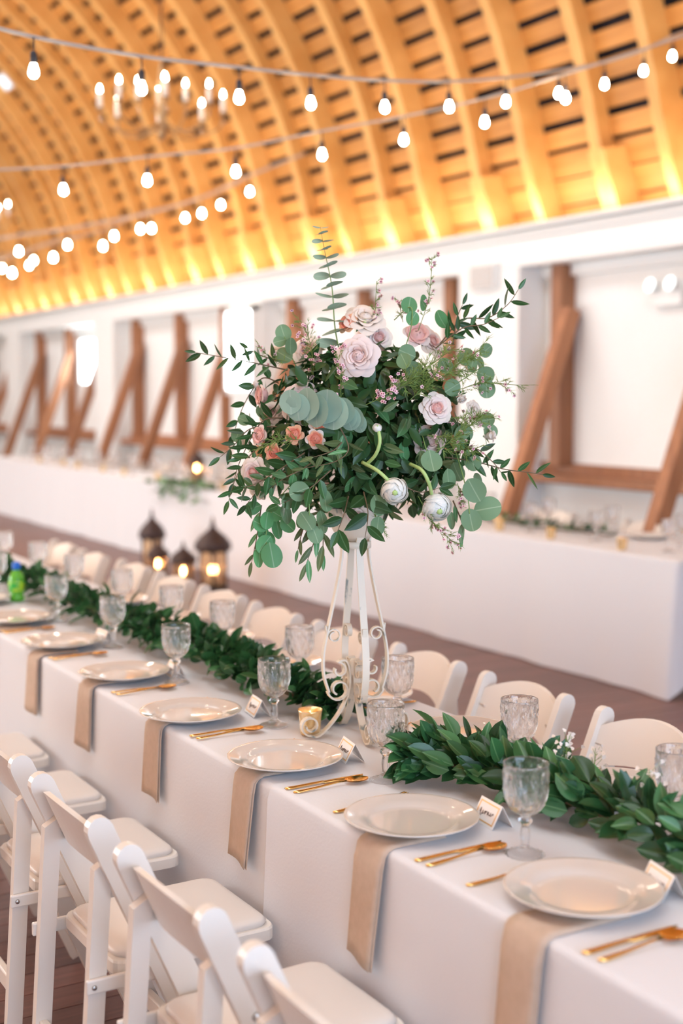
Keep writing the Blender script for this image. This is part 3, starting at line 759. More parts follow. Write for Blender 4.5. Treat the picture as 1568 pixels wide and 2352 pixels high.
def dome_mesh(Rr, mt, n=4, z0=.3, tall=1.0):        # tight spiral heart: overlapping petals closing over the pole
    mb = MB()
    for i in range(n+3):
        me = petal(Rr*(1-.028*(n+2-i)), 0, 1.0, -.20+.05*i, mt, True)
        for q in range(3): mb.add([(v.co.x, v.co.y, v.co.z*tall+z0) for v in me.vertices], [tuple(p.vertices) for p in me.polygons], True, M.Rotation(i*.9+q*2.094, 4, 'Z'))
        bpy.data.meshes.remove(me)
    zt = z0+Rr*.80*tall
    mb.lathe([(0, zt), (.10*Rr, zt-.02*Rr), (.22*Rr, zt-.10*Rr), (.34*Rr, zt-.3*Rr), (.3*Rr, zt-.6*Rr), (0, zt-.7*Rr)], 10)
    return mb.mesh('flower_heart', mt)
ST = {}
def style(name, inner, mid, outer, kind='rose'):
    if kind == 'rose':
        ST[name] = (dome_mesh(.34, inner, 4, .33, 1.1),
            [(petal(.36, .66, .95, .06, inner), 3, .2), (petal(.48, .65, .85, .25, mid), 4, .9), (petal(.63, .60, .75, .5, mid), 5, .4), (petal(.80, .50, .70, .85, outer), 5, 1.1), (petal(.88, .34, .66, 1.0, outer), 5, .5)])
    elif kind == 'cup':
        ST[name] = (dome_mesh(.66, inner, 4, .16, .85),
            [(petal(.66, .66, .8, .12, inner), 4, .3), (petal(.76, .62, .75, .3, mid), 5, 1.0), (petal(.90, .52, .62, .75, outer), 5, .2)])
    elif kind == 'bud':
        ST[name] = (dome_mesh(.34, inner, 3, .55, 1.5), [(petal(.30, 1.0, 1.0, 0, inner), 3, .2), (petal(.42, .98, .95, .15, mid), 4, .8), (petal(.52, .85, .7, .6, outer), 4, .4)])
    else:
        ST[name] = (dome_mesh(.76, inner, 3, 0), [(petal(.81, 0, .85, -.06, outer, True), 4, .3), (petal(.86, 0, .85, .0, outer, True), 5, .9), (petal(.91, 0, .8, .07, outer, True), 5, .1), (petal(.96, 0, .75, .14, outer, True), 6, .7), (petal(1.02, 0, .66, .22, outer, True), 5, .25)])
style('blush', pBLUSH2, pBLUSH, pBLUSH); style('cream', pCREAM, pCREAM, pCREAM); style('coral', pCORAL, pPEACH, pCREAM, 'cup'); style('peach', pCORAL, pPEACH, pPEACH, 'cup')
style('pink', pPINK, pPINK, pBLUSH, 'cup'); style('pinkrose', pPINK, pBLUSH, pCREAM); style('bud', pPINK, pBLUSH, pCREAM, 'bud'); style('creambud', pCREAM, pCREAM, pCREAM, 'bud'); style('ran', pWHITE, pWHITE, pWHITE, 'ball')
RBT = MB().lathe([(0, .70), (.12, .68), (.2, .60), (.22, .45), (0, .4)], 12).mesh('flower_button', mPALE)
sep = leaf_mesh('sepal', gMID, pt, hw=.16, curl=.2)
def flower(name, st_, px, py, dia, w_, fx, fy, fz=1.0, label=None):
    """facing: fx right, fy up, fz towards the camera"""
    FLS.append((px, py, dia/2)); n = (RT*fx+UP*fy-FW*fz).normalized(); p = bq(px, py, w_); s = dia*PXM/2*(D0+w_)/D0
    core, layers = ST[st_]; off = .35 if st_ != 'ran' else 0
    mm = facing(n, p-n*s*off, s, R(0, 6)); o = put(name, core, FA, mm)
    if label: o['label'] = label
    for me, c, ph in layers:
        for i in range(c): put('petal', me, o, mm @ M.Rotation(ph+2*pi*i/c+R(-.12, .12), 4, 'Z') @ M.Rotation(R(-.05, .05), 4, 'X'))
    if st_ == 'ran': put('flower_button', RBT, o, mm)
    if st_ != 'ran':
        for i in range(5): put('sepal', sep, o, mm @ M.Rotation(i*1.257, 4, 'Z') @ M.Translation((.1, 0, -.02)) @ M.Rotation(-pi/2, 4, 'Z') @ M.Rotation(.35, 4, 'X') @ M.Scale(.8, 4))
    return o
FR = -.24
for a in (
 ('rose', 'blush', 822, 818, 98, -.23, -.15, .05, 1, 'big open blush rose'),
 ('rose', 'cream', 838, 730, 94, .0, .1, .62, .75, 'pale rose turned up at the top'),
 ('rose', 'peach', 798, 742, 52, .0, -.5, .3, .6, 'peach rose at the top'),
 ('rose', 'pinkrose', 868, 775, 70, .02, .2, .2, .8, None),
 ('rose', 'pink', 958, 768, 66, .03, .1, .3, .8, 'soft pink rose'),
 ('rose', 'pinkrose', 992, 785, 72, .06, .5, .3, .6, None),
 ('rose', 'pinkrose', 705, 805, 78, .05, -.3, .3, .8, None),
 ('rose', 'cream', 635, 810, 45, .05, -.4, .4, .8, None),
 ('rose', 'pink', 597, 908, 54, -.06, -1.0, .0, .35, 'coral hearted rose in profile'),
 ('rosebud', 'creambud', 588, 885, 34, -.05, -.3, 1, .1, None),
 ('rose', 'blush', 690, 925, 96, -.13, -.25, .1, 1, 'blush rose behind blue leaves'),
 ('rose', 'coral', 733, 972, 50, -.20, .1, .2, 1, 'coral rose'),
 ('rose', 'peach', 676, 998, 46, -.22, -.2, .1, 1, 'peach rose'),
 ('rose', 'coral', 724, 1008, 46, -.235, 0, -.1, 1, 'coral rose'),
 ('rose', 'peach', 629, 1040, 46, -.18, -.4, -.1, 1, 'peach rose'),
 ('rose', 'pink', 596, 1000, 48, -.12, -.7, .1, .7, 'pink rose'),
 ('rose', 'pinkrose', 622, 950, 60, -.04, -.4, .2, .8, None),
 ('rose', 'pinkrose', 582, 1085, 70, -.15, -.45, -.05, 1, 'pink and cream rose'),
 ('rose', 'creambud', 562, 1015, 40, -.03, -.8, 0, .5, None),
 ('rose', 'cream', 590, 1125, 52, -.08, -.6, -.4, .8, None),
 ('rose', 'pinkrose', 1002, 938, 76, -.17, .25, .15, 1, 'pink hearted rose'),
 ('rosebud', 'creambud', 1058, 912, 42, -.10, .3, -.7, .5, None),
 ('rose', 'blush', 986, 1012, 78, -.13, .25, .1, 1, 'pale blush rose'),
 ('rose', 'creambud', 1121, 1002, 52, -.02, .9, .2, .4, None),
 ('rose', 'cream', 1090, 942, 50, -.02, .7, .2, .7, None),
 ('rose', 'cream', 1075, 825, 54, .05, .6, .3, .7, None),
 ('rose', 'pinkrose', 818, 1185, 66, -.05, 0, -.6, .8, None),
 ('ranunculus', 'ran', 906, 1128, 62, -.27, 0, -.25, 1, 'white ranunculus with a dark heart'),
 ('ranunculus', 'ran', 1004, 1166, 68, -.20, .2, -.45, .8, 'white ranunculus')):
    flower(a[0], a[1], *a[2:9], label=a[9])
bud = flower('ranunculus', 'ran', 866, 982, 22, -.27, .1, .6, .8, 'closed green ranunculus bud')
def stem(pts, r, mt=mPALE, name='flower_stem'): return obj(name, MB().tube(spline([bq(*p) for p in pts], 6), r, 8), mt, FA, M())
stem([(840, 1068, -.22), (862, 1045, -.26), (872, 1015, -.275), (868, 985, -.27)], .0042)
stem([(832, 1062, -.22), (868, 1082, -.27), (900, 1112, -.27)], .0045)
stem([(942, 1066, -.2), (968, 1080, -.25), (984, 1108, -.245), (992, 1140, -.20)], .0045)
stem([(838, 780, .0), (836, 755, -.01), (838, 735, -.02)], .004)
# --- branches
LN = {'ruscus': 'ruscus_leaf', 'dark': 'ruscus_leaf', 'mid': 'ruscus_leaf', 'olive': 'olive_leaf', 'willow': 'willow_leaf', 'round': 'eucalyptus_leaf', 'fresh': 'eucalyptus_leaf', 'blue': 'eucalyptus_leaf'}
def branch(name, pts, kind, L, gap, stemr=.0016, mt=mTWIG, both=False, spread=(.7, 1.1), nz=.5, taper=True, label=None, start=.12):
    path = spline([bq(*p) for p in pts], 10)
    o = obj(name, MB().tube(path, [stemr*(1.25-.8*i/(len(path)-1)) for i in range(len(path))], 5), mt, FA, M())
    if label: o['label'] = label
    ds = [0]
    for a, b in zip(path, path[1:]): ds.append(ds[-1]+(b-a).length)
    d = ds[-1]*start; sg = 1
    while d < ds[-1]:
        i = max(k for k in range(len(ds)) if ds[k] <= d); i = min(i, len(path)-2); p = path[i].lerp(path[i+1], (d-ds[i])/max(1e-6, ds[i+1]-ds[i]))
        tg = (path[i+1]-path[i]).normalized(); sd = tg.cross(-FW).normalized()
        for q in ((1, -1) if both else (sg,)):
            ang = R(*spread); dr = tg*cos(ang)+(sd*q*cos(R(-.7, .7))+FW*R(-.5, .5))*sin(ang)
            sc_ = L*PXM*R(.85, 1.12)*(1-.35*(d/ds[-1]) if taper else 1)
            put(LN[kind], random.choice(LF[kind]), o, orient(dr, -FW+rnd_dir()*nz, p, sc_))
        sg *= -1; d += gap*PXM
    tg = (path[-1]-path[-2]).normalized(); put(LN[kind], random.choice(LF[kind]), o, orient(tg, -FW+rnd_dir()*.4, path[-1], L*PXM*.7))
    return o
RB = 'ruscus_branch'
branch(RB, [(1010, 790, 0), (1060, 735, -.02), (1120, 730, -.04), (1165, 700, -.05), (1190, 665, -.05)], 'ruscus', 44, 17, nz=.9, taper=False, label='ruscus branch reaching up to the right')
branch(RB, [(1000, 800, -.02), (1060, 755, -.06), (1110, 745, -.08), (1145, 730, -.08)], 'ruscus', 42, 16, nz=.9)
branch(RB, [(1040, 790, 0), (1048, 735, -.02), (1062, 700, -.02)], 'ruscus', 44, 18, nz=.9)
branch(RB, [(660, 850, 0), (580, 833, -.02), (510, 820, -.02), (450, 810, -.02)], 'ruscus', 40, 16, nz=.9, taper=False, label='ruscus branch reaching out to the left')
branch(RB, [(640, 830, 0), (595, 815, .02), (570, 800, .03)], 'ruscus', 40, 20, nz=.9)
branch(RB, [(1020, 1050, -.1), (1090, 1060, -.12), (1160, 1078, -.12), (1215, 1085, -.12), (1245, 1090, -.12)], 'ruscus', 42, 20, nz=.9, taper=False, label='ruscus sprig reaching out to the lower right')
branch(RB, [(1040, 1040, -.1), (1090, 1030, -.14), (1130, 1060, -.14), (1150, 1085, -.12)], 'ruscus', 44, 18, nz=.9)
branch(RB, [(640, 1000, -.1), (580, 1040, -.12), (545, 1090, -.14), (525, 1150, -.14)], 'ruscus', 48, 15, nz=.9)
branch(RB, [(640, 980, -.1), (575, 985, -.08), (535, 1025, -.08), (505, 1050, -.08)], 'ruscus', 48, 16, nz=.9)
branch(RB, [(660, 1080, -.15), (600, 1120, -.16), (565, 1160, -.14)], 'ruscus', 48, 15, nz=.9)
branch(RB, [(700, 1040, -.2), (640, 1080, -.22), (590, 1110, -.2), (560, 1120, -.18)], 'dark', 50, 15, nz=.9)
branch(RB, [(760, 1080, -.22), (700, 1130, -.24), (640, 1160, -.22)], 'dark', 50, 15, nz=.9)
branch(RB, [(650, 960, -.1), (600, 970, -.1), (555, 1050, -.1), (535, 1110, -.1)], 'ruscus', 48, 15, nz=.9)
branch(RB, [(900, 1100, -.2), (960, 1130, -.2), (1010, 1120, -.2)], 'dark', 50, 16, nz=.9)
branch(RB, [(640, 880, 0), (600, 870, .0), (560, 930, .0), (535, 1000, .0)], 'dark', 42, 22)
branch(RB, [(800, 1140, -.2), (790, 1180, -.24), (775, 1220, -.24)], 'dark', 56, 26, nz=.6, taper=False)
branch(RB, [(835, 1130, -.2), (845, 1180, -.25), (838, 1235, -.25)], 'dark', 58, 26, nz=.6, taper=False)
branch(RB, [(720, 1060, -.2), (690, 1080, -.24), (650, 1100, -.24), (610, 1130, -.2)], 'mid', 40, 16)
EB = 'eucalyptus_branch'
# upright spear of paired leaves
path = spline([bq(790, 850, .02), bq(770, 760, .02), bq(762, 660, .02), bq(746, 580, .01), bq(735, 520, .01)], 12)
eo = obj(EB, MB().tube(path, [.0022-.0016*i/(len(path)-1) for i in range(len(path))], 6), mSTEM, FA, M()); eo['label'] = 'tall upright eucalyptus spear of paired leaves'
nn = 15
for i in range(nn):
    u = (i+.6)/nn; k = u*(len(path)-1); k0 = min(int(k), len(path)-2); p = path[k0].lerp(path[k0+1], k-k0); tg = (path[k0+1]-path[k0]).normalized()
    L = (46-30*u**1.5)*PXM; ax = RT if i % 2 == 0 else (RT*.35-FW).normalized()
    for q in (1, -1): put('eucalyptus_leaf', random.choice(LF['blue']), eo, orient(ax*q+tg*R(.0, .25)+FW*R(-.15, .15), tg-FW*.5+rnd_dir()*.15, p, L*R(1.0, 1.2)))
# string of overlapping blue discs
path = spline([bq(668, 930, -.25), bq(720, 938, -.27), bq(775, 945, -.28), bq(815, 965, -.27)], 8)
eo = obj(EB, MB().tube(path, .0016, 5), mSTEM, FA, M()); eo['label'] = 'blue eucalyptus sprig of overlapping round leaves'
for i in range(9):
    u = i/8; p = path[int(u*(len(path)-1))]; ax = (path[-1]-path[0]).normalized(); L = 62*PXM*(.78+.4*sin(pi*min(1, u*1.1)))*R(.92, 1.1)
    n_ = (-FW*.8-ax*R(.3, .7)+UP*R(-.2, .35)).normalized()
    dd = (UP if i % 2 == 0 else -UP)*1.0+RT*R(-.2, .2)
    put('eucalyptus_leaf', LF['blue'][i % 2], eo, orient(dd, n_, p-dd.normalized()*L*.42+FW*(-.004*(8-i)), L))
    if i % 2 == 0: put('eucalyptus_leaf', LF['blue'][1], eo, orient(-dd+RT*.3, n_, p+dd.normalized()*L*.30+FW*(.006-.004*(8-i)), L*.9))
def discs(label, lst, pts, kind):
    o = obj(EB, MB().tube(spline([bq(*p) for p in pts], 6), .0014, 5), mSTEM, FA, M()); o['label'] = label
    for (px, py, dia, w_, ang, tilt) in lst:
        d = RT*cos(rad(ang))+UP*sin(rad(ang)); L = dia*PXM; c = bq(px, py, w_)
        n_ = (-FW+RT*tilt+UP*R(-.25, .35)).normalized(); put(LN[kind], random.choice(LF[kind]), o, orient(d-n_*d.dot(n_), n_, c-d*L*.5, L))
discs('silver dollar eucalyptus hanging at the lower right', [(1090, 1127, 56, -.18, -60, .1), (1081, 1195, 50, -.17, -80, .1), (1120, 1168, 60, -.15, 10, -.1), (1036, 1100, 46, -.16, -70, .9), (1085, 1060, 44, -.12, -70, -.3), (1052, 1083, 44, -.13, -60, -.8), (1060, 1225, 44, -.15, -95, 2.2), (1040, 1195, 40, -.14, -70, 1.4), (1112, 1100, 48, -.12, -10, 1.8)],
      [(1040, 1020, -.1), (1062, 1090, -.16), (1075, 1150, -.17), (1078, 1180, -.17)], 'round')
discs('grey green round leaf sprig at the centre right', [(990, 1060, 48, -.2, -80, .1), (975, 1055, 40, -.18, -60, -1.2), (950, 850, 40, -.14, 40, .2), (932, 812, 42, -.14, 160, .4), (930, 830, 38, -.16, -60, -.5)], [(960, 960, -.12), (975, 1020, -.18), (985, 1050, -.2)], 'round')
discs('round leaf eucalyptus at the right side', [(1117, 862, 44, -.04, -20, .3), (1119, 893, 44, -.05, -85, .2), (1090, 835, 42, -.03, 60, .9), (1116, 805, 34, 0, 40, .3), (1110, 830, 34, 0, -40, 1.4), (1070, 820, 40, -.04, 30, -.3), (1118, 965, 38, -.02, 10, -.4), (1128, 990, 36, -.02, -50, .3), (1066, 998, 46, -.08, 10, .3), (1040, 890, 40, -.1, 30, .3), (1022, 840, 38, -.1, 120, .2)],
      [(1020, 900, -.05), (1080, 860, -.04), (1110, 840, -.02)], 'round')
discs('round leaf sprig rising at the top right', [(940, 700, 40, -.03, 80, .1), (948, 731, 34, -.04, 60, .2), (985, 690, 40, -.02, -20, 1.9), (1010, 735, 44, -.01, 130, .8)], [(930, 800, -.02), (945, 745, -.04), (942, 705, -.03), (905, 735, 0)], 'fresh')
discs('round leaf sprig at the upper left', [(650, 765, 40, .0, 110, .2), (642, 785, 32, .0, 200, .3), (665, 795, 38, -.02, 100, .9), (650, 815, 44, -.02, 150, -.4), (560, 965, 30, -.02, 160, .2), (545, 1000, 32, -.04, 250, .2), (603, 945, 34, -.04, 120, .3)], [(690, 860, 0), (665, 810, 0), (652, 770, 0)], 'round')
discs('fresh round leaf trail hanging at the lower left', [(624, 1276, 56, -.15, -80, .1), (606, 1250, 44, -.14, -130, .5), (625, 1240, 44, -.13, -40, 1.2), (598, 1205, 38, -.14, 160, .4), (612, 1195, 40, -.15, -100, .9), (580, 1168, 38, -.12, 200, .2), (640, 1215, 44, -.12, -70, 1.4), (600, 1225, 36, -.12, -120, 1.0), (585, 1280, 44, -.12, -115, 1.6), (662, 1205, 40, -.13, -40, .4), (635, 1180, 38, -.14, -30, .4)],
      [(680, 1100, -.12), (630, 1160, -.14), (612, 1220, -.14), (612, 1260, -.14)], 'fresh')
discs('silver dollar leaves hanging at the bottom', [(686, 1128, 44, -.24, 200, .2), (703, 1198, 46, -.22, -60, .1), (724, 1228, 40, -.22, -70, .2), (690, 1195, 34, -.2, -120, .8), (655, 1150, 40, -.2, 200, 1.0), (748, 1150, 48, -.22, -85, 1.2), (738, 1200, 50, -.2, -85, 1.6), (660, 1180, 44, -.18, -70, 1.4), (872, 1160, 46, -.24, -60, .6), (866, 1208, 40, -.22, -100, .7)],
      [(740, 1080, -.18), (712, 1140, -.22), (712, 1200, -.22)], 'round')
WB = 'willow_eucalyptus_branch'
branch(WB, [(735, 1180, -.18), (722, 1240, -.2), (703, 1295, -.2)], 'willow', 60, 30, taper=False, spread=(.2, .5))
branch(WB, [(745, 1190, -.18), (742, 1240, -.2), (742, 1270, -.2)], 'willow', 58, 26, taper=False, spread=(.2, .5))
branch(WB, [(700, 1200, -.16), (690, 1235, -.16), (684, 1262, -.16)], 'willow', 44, 30, taper=False, spread=(.2, .4))
branch(WB, [(780, 980, -.26), (800, 1030, -.28), (770, 1060, -.28), (700, 1075, -.26)], 'willow', 46, 20, nz=.9)
branch(WB, [(790, 1010, -.26), (765, 1035, -.28), (720, 1050, -.28)], 'olive', 46, 18, nz=.9)
branch(WB, [(600, 1160, -.1), (590, 1230, -.1), (578, 1290, -.1)], 'willow', 52, 24, spread=(.3, .6))
branch(WB, [(1040, 1150, -.12), (1060, 1200, -.14), (1060, 1230, -.14)], 'willow', 46, 26, spread=(.3, .6))
# --- loose big leaves over the ball, then the dense inside
kinds = ['dark']*8+['mid']*4+['olive']*3+['ruscus']*3+['fresh']
def over_flower(p):
    d = p-CP; k = d.dot(FW); x, y = 784+FPX*d.dot(RT)/k, 1176-FPX*d.dot(UP)/k
    return any((x-a)**2+(y-b)**2 < (r+14)**2 for a, b, r in FLS)
cnt = 0
while cnt < 290:
    while True:
        a, b, c = R(-1, 1), R(-1, 1), R(-1, .35)
        l = sqrt(a*a+b*b+c*c)
        if .2 < l < 1: break
    a, b, c = a/l, b/l, c/l; k = R(.72, .96)
    p = CEN+RT*(a*.285*k)+UP*(b*.240*k+.0)+FW*(c*.255*k)
    out = (RT*a+UP*b+FW*c).normalized(); sd = out.cross(rnd_dir()).normalized()
    d = out*R(.15, .7)+sd*1.0-UP*R(.0, .7); n_ = out+rnd_dir()*.5
    if c < .1 and (over_flower(p) or over_flower(p+d.normalized()*.045)): continue
    cnt += 1
    put('leaf', random.choice(LF[random.choice(kinds)]), FA, orient(d, n_, p, R(38, 62)*PXM))
inner = MB()
for i in range(1500):
    while True:
        a, b, c = R(-1, 1), R(-1, 1), R(-1, 1); l = sqrt(a*a+b*b+c*c)
        if .35 < l < .9: break
    p = CEN+RT*(a*.27)+UP*(b*.225)+FW*(c*.25); out = (RT*a+UP*b+FW*c).normalized(); sd = out.cross(rnd_dir()).normalized()
    merge_leaf(inner, random.choice(['dark', 'mid', 'ruscus']), orient(out*R(.1, .8)+sd-UP*R(0, .5), out+rnd_dir()*.6, p, R(34, 56)*PXM))
f = obj('foliage', inner, gDARK, FA, M()); f['kind'] = 'stuff'
# --- airy sprigs with needles, and wax flowers
def sprig(pts, n, L, blossoms, spread=26, needles=True, label=None):
    path = spline([bq(*p) for p in pts], 8); m = MB(); b1, b2 = MB(), MB(); m.tube(path, .0009, 4)
    tips = []
    for i in range(n):
        u = R(.15, 1); k = min(int(u*(len(path)-1)), len(path)-2); p = path[k]; tg = (path[k+1]-path[k]).normalized()
        e = p+(tg*R(.4, 1)+rnd_dir()*.8)*spread*PXM*R(.4, 1); m.tube([p, (p+e)/2+rnd_dir()*.002, e], .0005, 3, False); tips.append(e)
        if needles:
            for q in range(7):
                o_ = p.lerp(e, R(.2, 1)); dd = (e-p).normalized()+rnd_dir()*.7; nb = rnd_dir().cross(dd).normalized()*.0009; x = o_+dd.normalized()*L*PXM*R(.6, 1.1)
                m.add([o_-nb, o_+nb, x], [(0, 1, 2)], False)
    for i in range(blossoms):
        c = random.choice(tips)+rnd_dir()*.004; n_ = (-FW+rnd_dir()*.9).normalized(); mm = facing(n_, c, .0052, R(0, 6))
        vs, fs = [(0, 0, 0)], []
        for q in range(20):
            a = 2*pi*q/20; r = .62+.38*abs(cos(a*2.5)); vs.append((r*cos(a), r*sin(a), .25*r))
        fs = [(0, q+1, (q+1) % 20+1) for q in range(20)]; b1.add(vs, fs, True, mm)
        vs = [(.36*cos(2*pi*q/8), .36*sin(2*pi*q/8), .16) for q in range(8)]; b2.add(vs, [tuple(range(8))], False, mm)
    o = obj('wax_flower_sprig' if blossoms else 'needle_sprig', m, mNEED, FA, M())
    if label: o['label'] = label
    if blossoms:
        x = obj('blossoms', b1, pWAX, o, M()); x['kind'] = 'stuff'; x = obj('blossom_hearts', b2, pWAXC, o, M()); x['kind'] = 'stuff'
sprig([(960, 760, 0), (985, 680, 0), (992, 590, 0)], 26, 10, 16, 20)
sprig([(860, 760, 0), (862, 700, 0), (865, 645, 0)], 20, 10, 16, 20)
sprig([(925, 740, 0), (915, 690, 0)], 12, 10, 8, 16)
sprig([(720, 880, -.1), (715, 800, -.05), (690, 735, -.02)], 40, 12, 40, 34)
sprig([(780, 930, -.22), (782, 870, -.24), (775, 820, -.24)], 30, 8, 40, 26)
sprig([(840, 930, -.26), (880, 910, -.27), (905, 885, -.26)], 28, 8, 44, 24)
sprig([(960, 1140, -.2), (995, 1200, -.2), (1040, 1245, -.2)], 34, 12, 34, 30)
sprig([(1040, 900, -.1), (1110, 880, -.06), (1190, 885, -.04)], 36, 16, 12, 34)
sprig([(1020, 960, -.15), (1080, 960, -.14), (1130, 960, -.1)], 34, 16, 20, 32)
sprig([(980, 1000, -.2), (1040, 1010, -.18), (1090, 1040, -.16)], 36, 18, 14, 34)
sprig([(900, 900, -.22), (960, 860, -.2), (1040, 800, -.1)], 90, 20, 14, 48)
sprig([(1000, 1040, -.2), (1050, 1000, -.2), (1100, 960, -.15)], 60, 20, 6, 44)
sprig([(1010, 870, -.18), (1060, 830, -.15), (1110, 800, -.1)], 50, 18, 6, 40)
sprig([(940, 920, -.2), (1000, 870, -.18), (1070, 850, -.1)], 60, 18, 8, 44)
sprig([(690, 1010, -.24), (640, 1010, -.22), (600, 1030, -.2)], 30, 14, 0, 30)
sprig([(660, 830, -.05), (620, 820, 0), (600, 800, .0)], 20, 14, 10, 26)
sprig([(700, 1180, -.18), (720, 1240, -.2)], 14, 8, 10, 16)
sprig([(1050, 1110, -.16), (1060, 1150, -.16)], 16, 10, 10, 20)
sprig([(860, 1180, -.2), (880, 1220, -.2)], 16, 14, 0, 24)

# sprig of wax flower tucked into the right garland
wf = thing('wax_flower', 'thin wax flower sprigs standing up out of the right garland', 'flowers', (1.80, 2.02, ZT))
m = MB(); b1 = MB()
for bx, by, hgt in ((1.77, 2.08, .17), (1.80, 2.03, .15), (1.80, 2.10, .14), (1.80, 1.86, .15)):
    p0 = V((bx, by, ZT+.02)); top = V((bx+R(-.01, .01), by+R(-.01, .01), ZT+hgt)); m.tube([p0, p0.lerp(top, .5), top], .0009, 4)
    for i in range(16):
        a = p0.lerp(top, R(.5, 1)); e = a+V((R(-.025, .025), R(-.025, .025), R(.005, .025))); m.tube([a, e], .0005, 3, False)
        n_ = (V((-.5, -.8, .4))+rnd_dir()*.7).normalized(); mm = facing(n_, e, .0055, 0)
        b1.add([(0, 0, 0)]+[((.62+.38*abs(cos(q*pi/4*2.5)))*cos(q*pi/4), (.62+.38*abs(cos(q*pi/4*2.5)))*sin(q*pi/4), .2) for q in range(8)], [(0, q+1, (q+1) % 8+1) for q in range(8)], True, mm)
obj('stem', m, mNEED, wf, M()); x = obj('blossoms', b1, pCREAM, wf, M()); x['kind'] = 'stuff'

# bottle on the near table
bt = thing('drink_bottle', 'small green plastic bottle with a blue cap standing on near table', 'bottle', (1.61, 5.48, ZT))
mb_ = M.Translation((1.61, 5.48, ZT))
obj('body', MB().lathe([(0, 0), (.026, 0), (.031, .006), (.031, .02), (.027, .03), (.033, .045), (.034, .085), (.031, .105), (.022, .122), (.014, .132), (.013, .145), (0, .145)], 20), mBOTG, bt, mb_)
obj('label_band', MB().lathe([(.0345, .046), (.0355, .05), (.0355, .082), (.0345, .086)], 20), mLABEL, bt, mb_)
obj('cap', MB().lathe([(0, .168), (.014, .168), (.0185, .160), (.0185, .138), (.016, .136), (0, .136)], 18), mCAP, bt, mb_)

# ================================================================== STRING LIGHTS
bulb_me = MB().lathe([(0, 0), (.009, -.004), (.011, -.012), (.016, -.026), (.0185, -.038), (.017, -.048), (.010, -.056), (0, -.059)], 14).mesh('bulb', mBULB)
sock_me = MB().tube([(0, 0, .085), (.002, 0, .05), (0, 0, .03)], .0028, 5).lathe([(0, .036), (.009, .034), (.0125, .026), (.0125, -.006), (.010, -.008), (0, -.008)], 12).mesh('socket', mSOCK)
def string(label, bulbs, ends, sag, sc=1, cr=.0055):
    P = [atd(*b) for b in bulbs]
    t = thing('string_light', label, 'string lights', P[0], 0, 'strings of bulbs under the roof')
    tops = [p+V((0, 0, .085*sc)) for p in P]
    path = ([atd(*ends[0])] if ends[0] else [])+tops+([atd(*ends[1])] if ends[1] else [])
    path = spline(path, 5); c = MB(); c.tube(path, cr, 6)
    obj('cord', c, mCORD, t, M())
    for p in P:
        mm = M.Translation(p) @ M.Rotation(R(-.08, .08), 4, 'X') @ M.Scale(sc, 4)
        s_ = put('socket', sock_me, t, mm); put('bulb', bulb_me, s_, mm)
    return t
d1 = lambda i: 4.64+.318*i
string('nearest string of clear bulbs sagging across the top of the picture',
       [(x, y-14+0, d1(i)) for i, (x, y) in enumerate(((77, 155), (325, 196), (549, 218), (713, 233), (883, 243), (1031, 243), (1162, 232), (1283, 213), (1388, 193), (1478, 163), (1544, 130)))],
       ((-190, 15, d1(-1)), (1610, 60, d1(11))), .05, 1.0, .0075)
string('second string of bulbs crossing below the nearest string',
       [(145, 421, 7.0), (338, 399, 7.0), (541, 379, 7.0), (739, 340, 7.0), (927, 306, 7.06), (1113, 265, 6.95), (1298, 210, 6.92)], ((-60, 392, 7.0), (1640, 60, 6.85)), .05, 1.05, .0065)
string('third string of bulbs, small white discs in the blur at left',
       [(43, 567, 12.2), (155, 552, 12.2), (262, 532, 12.2), (348, 514, 12.2), (463, 480, 12.2), (573, 430, 12.2)], ((-70, 560, 12.2), (700, 352, 12.2)), .05, 1.25, .012)
string('fourth string of bulbs just below and behind the third',
       [(28, 616, 12.6), (122, 581, 13.0), (236, 555, 13.4), (322, 516, 13.8), (425, 491, 14.2), (507, 461, 14.6), (585, 427, 15.0)], ((-70, 620, 12.2), (680, 350, 15.4)), .05, 1.35, .010)
string('short faint string of bulbs lowest at the left edge',
       [(5, 608, 15.5), (67, 601, 15.8), (77, 590, 16.1)], ((-60, 618, 15.2), (190, 545, 16.6)), .05, 1.3, .009)

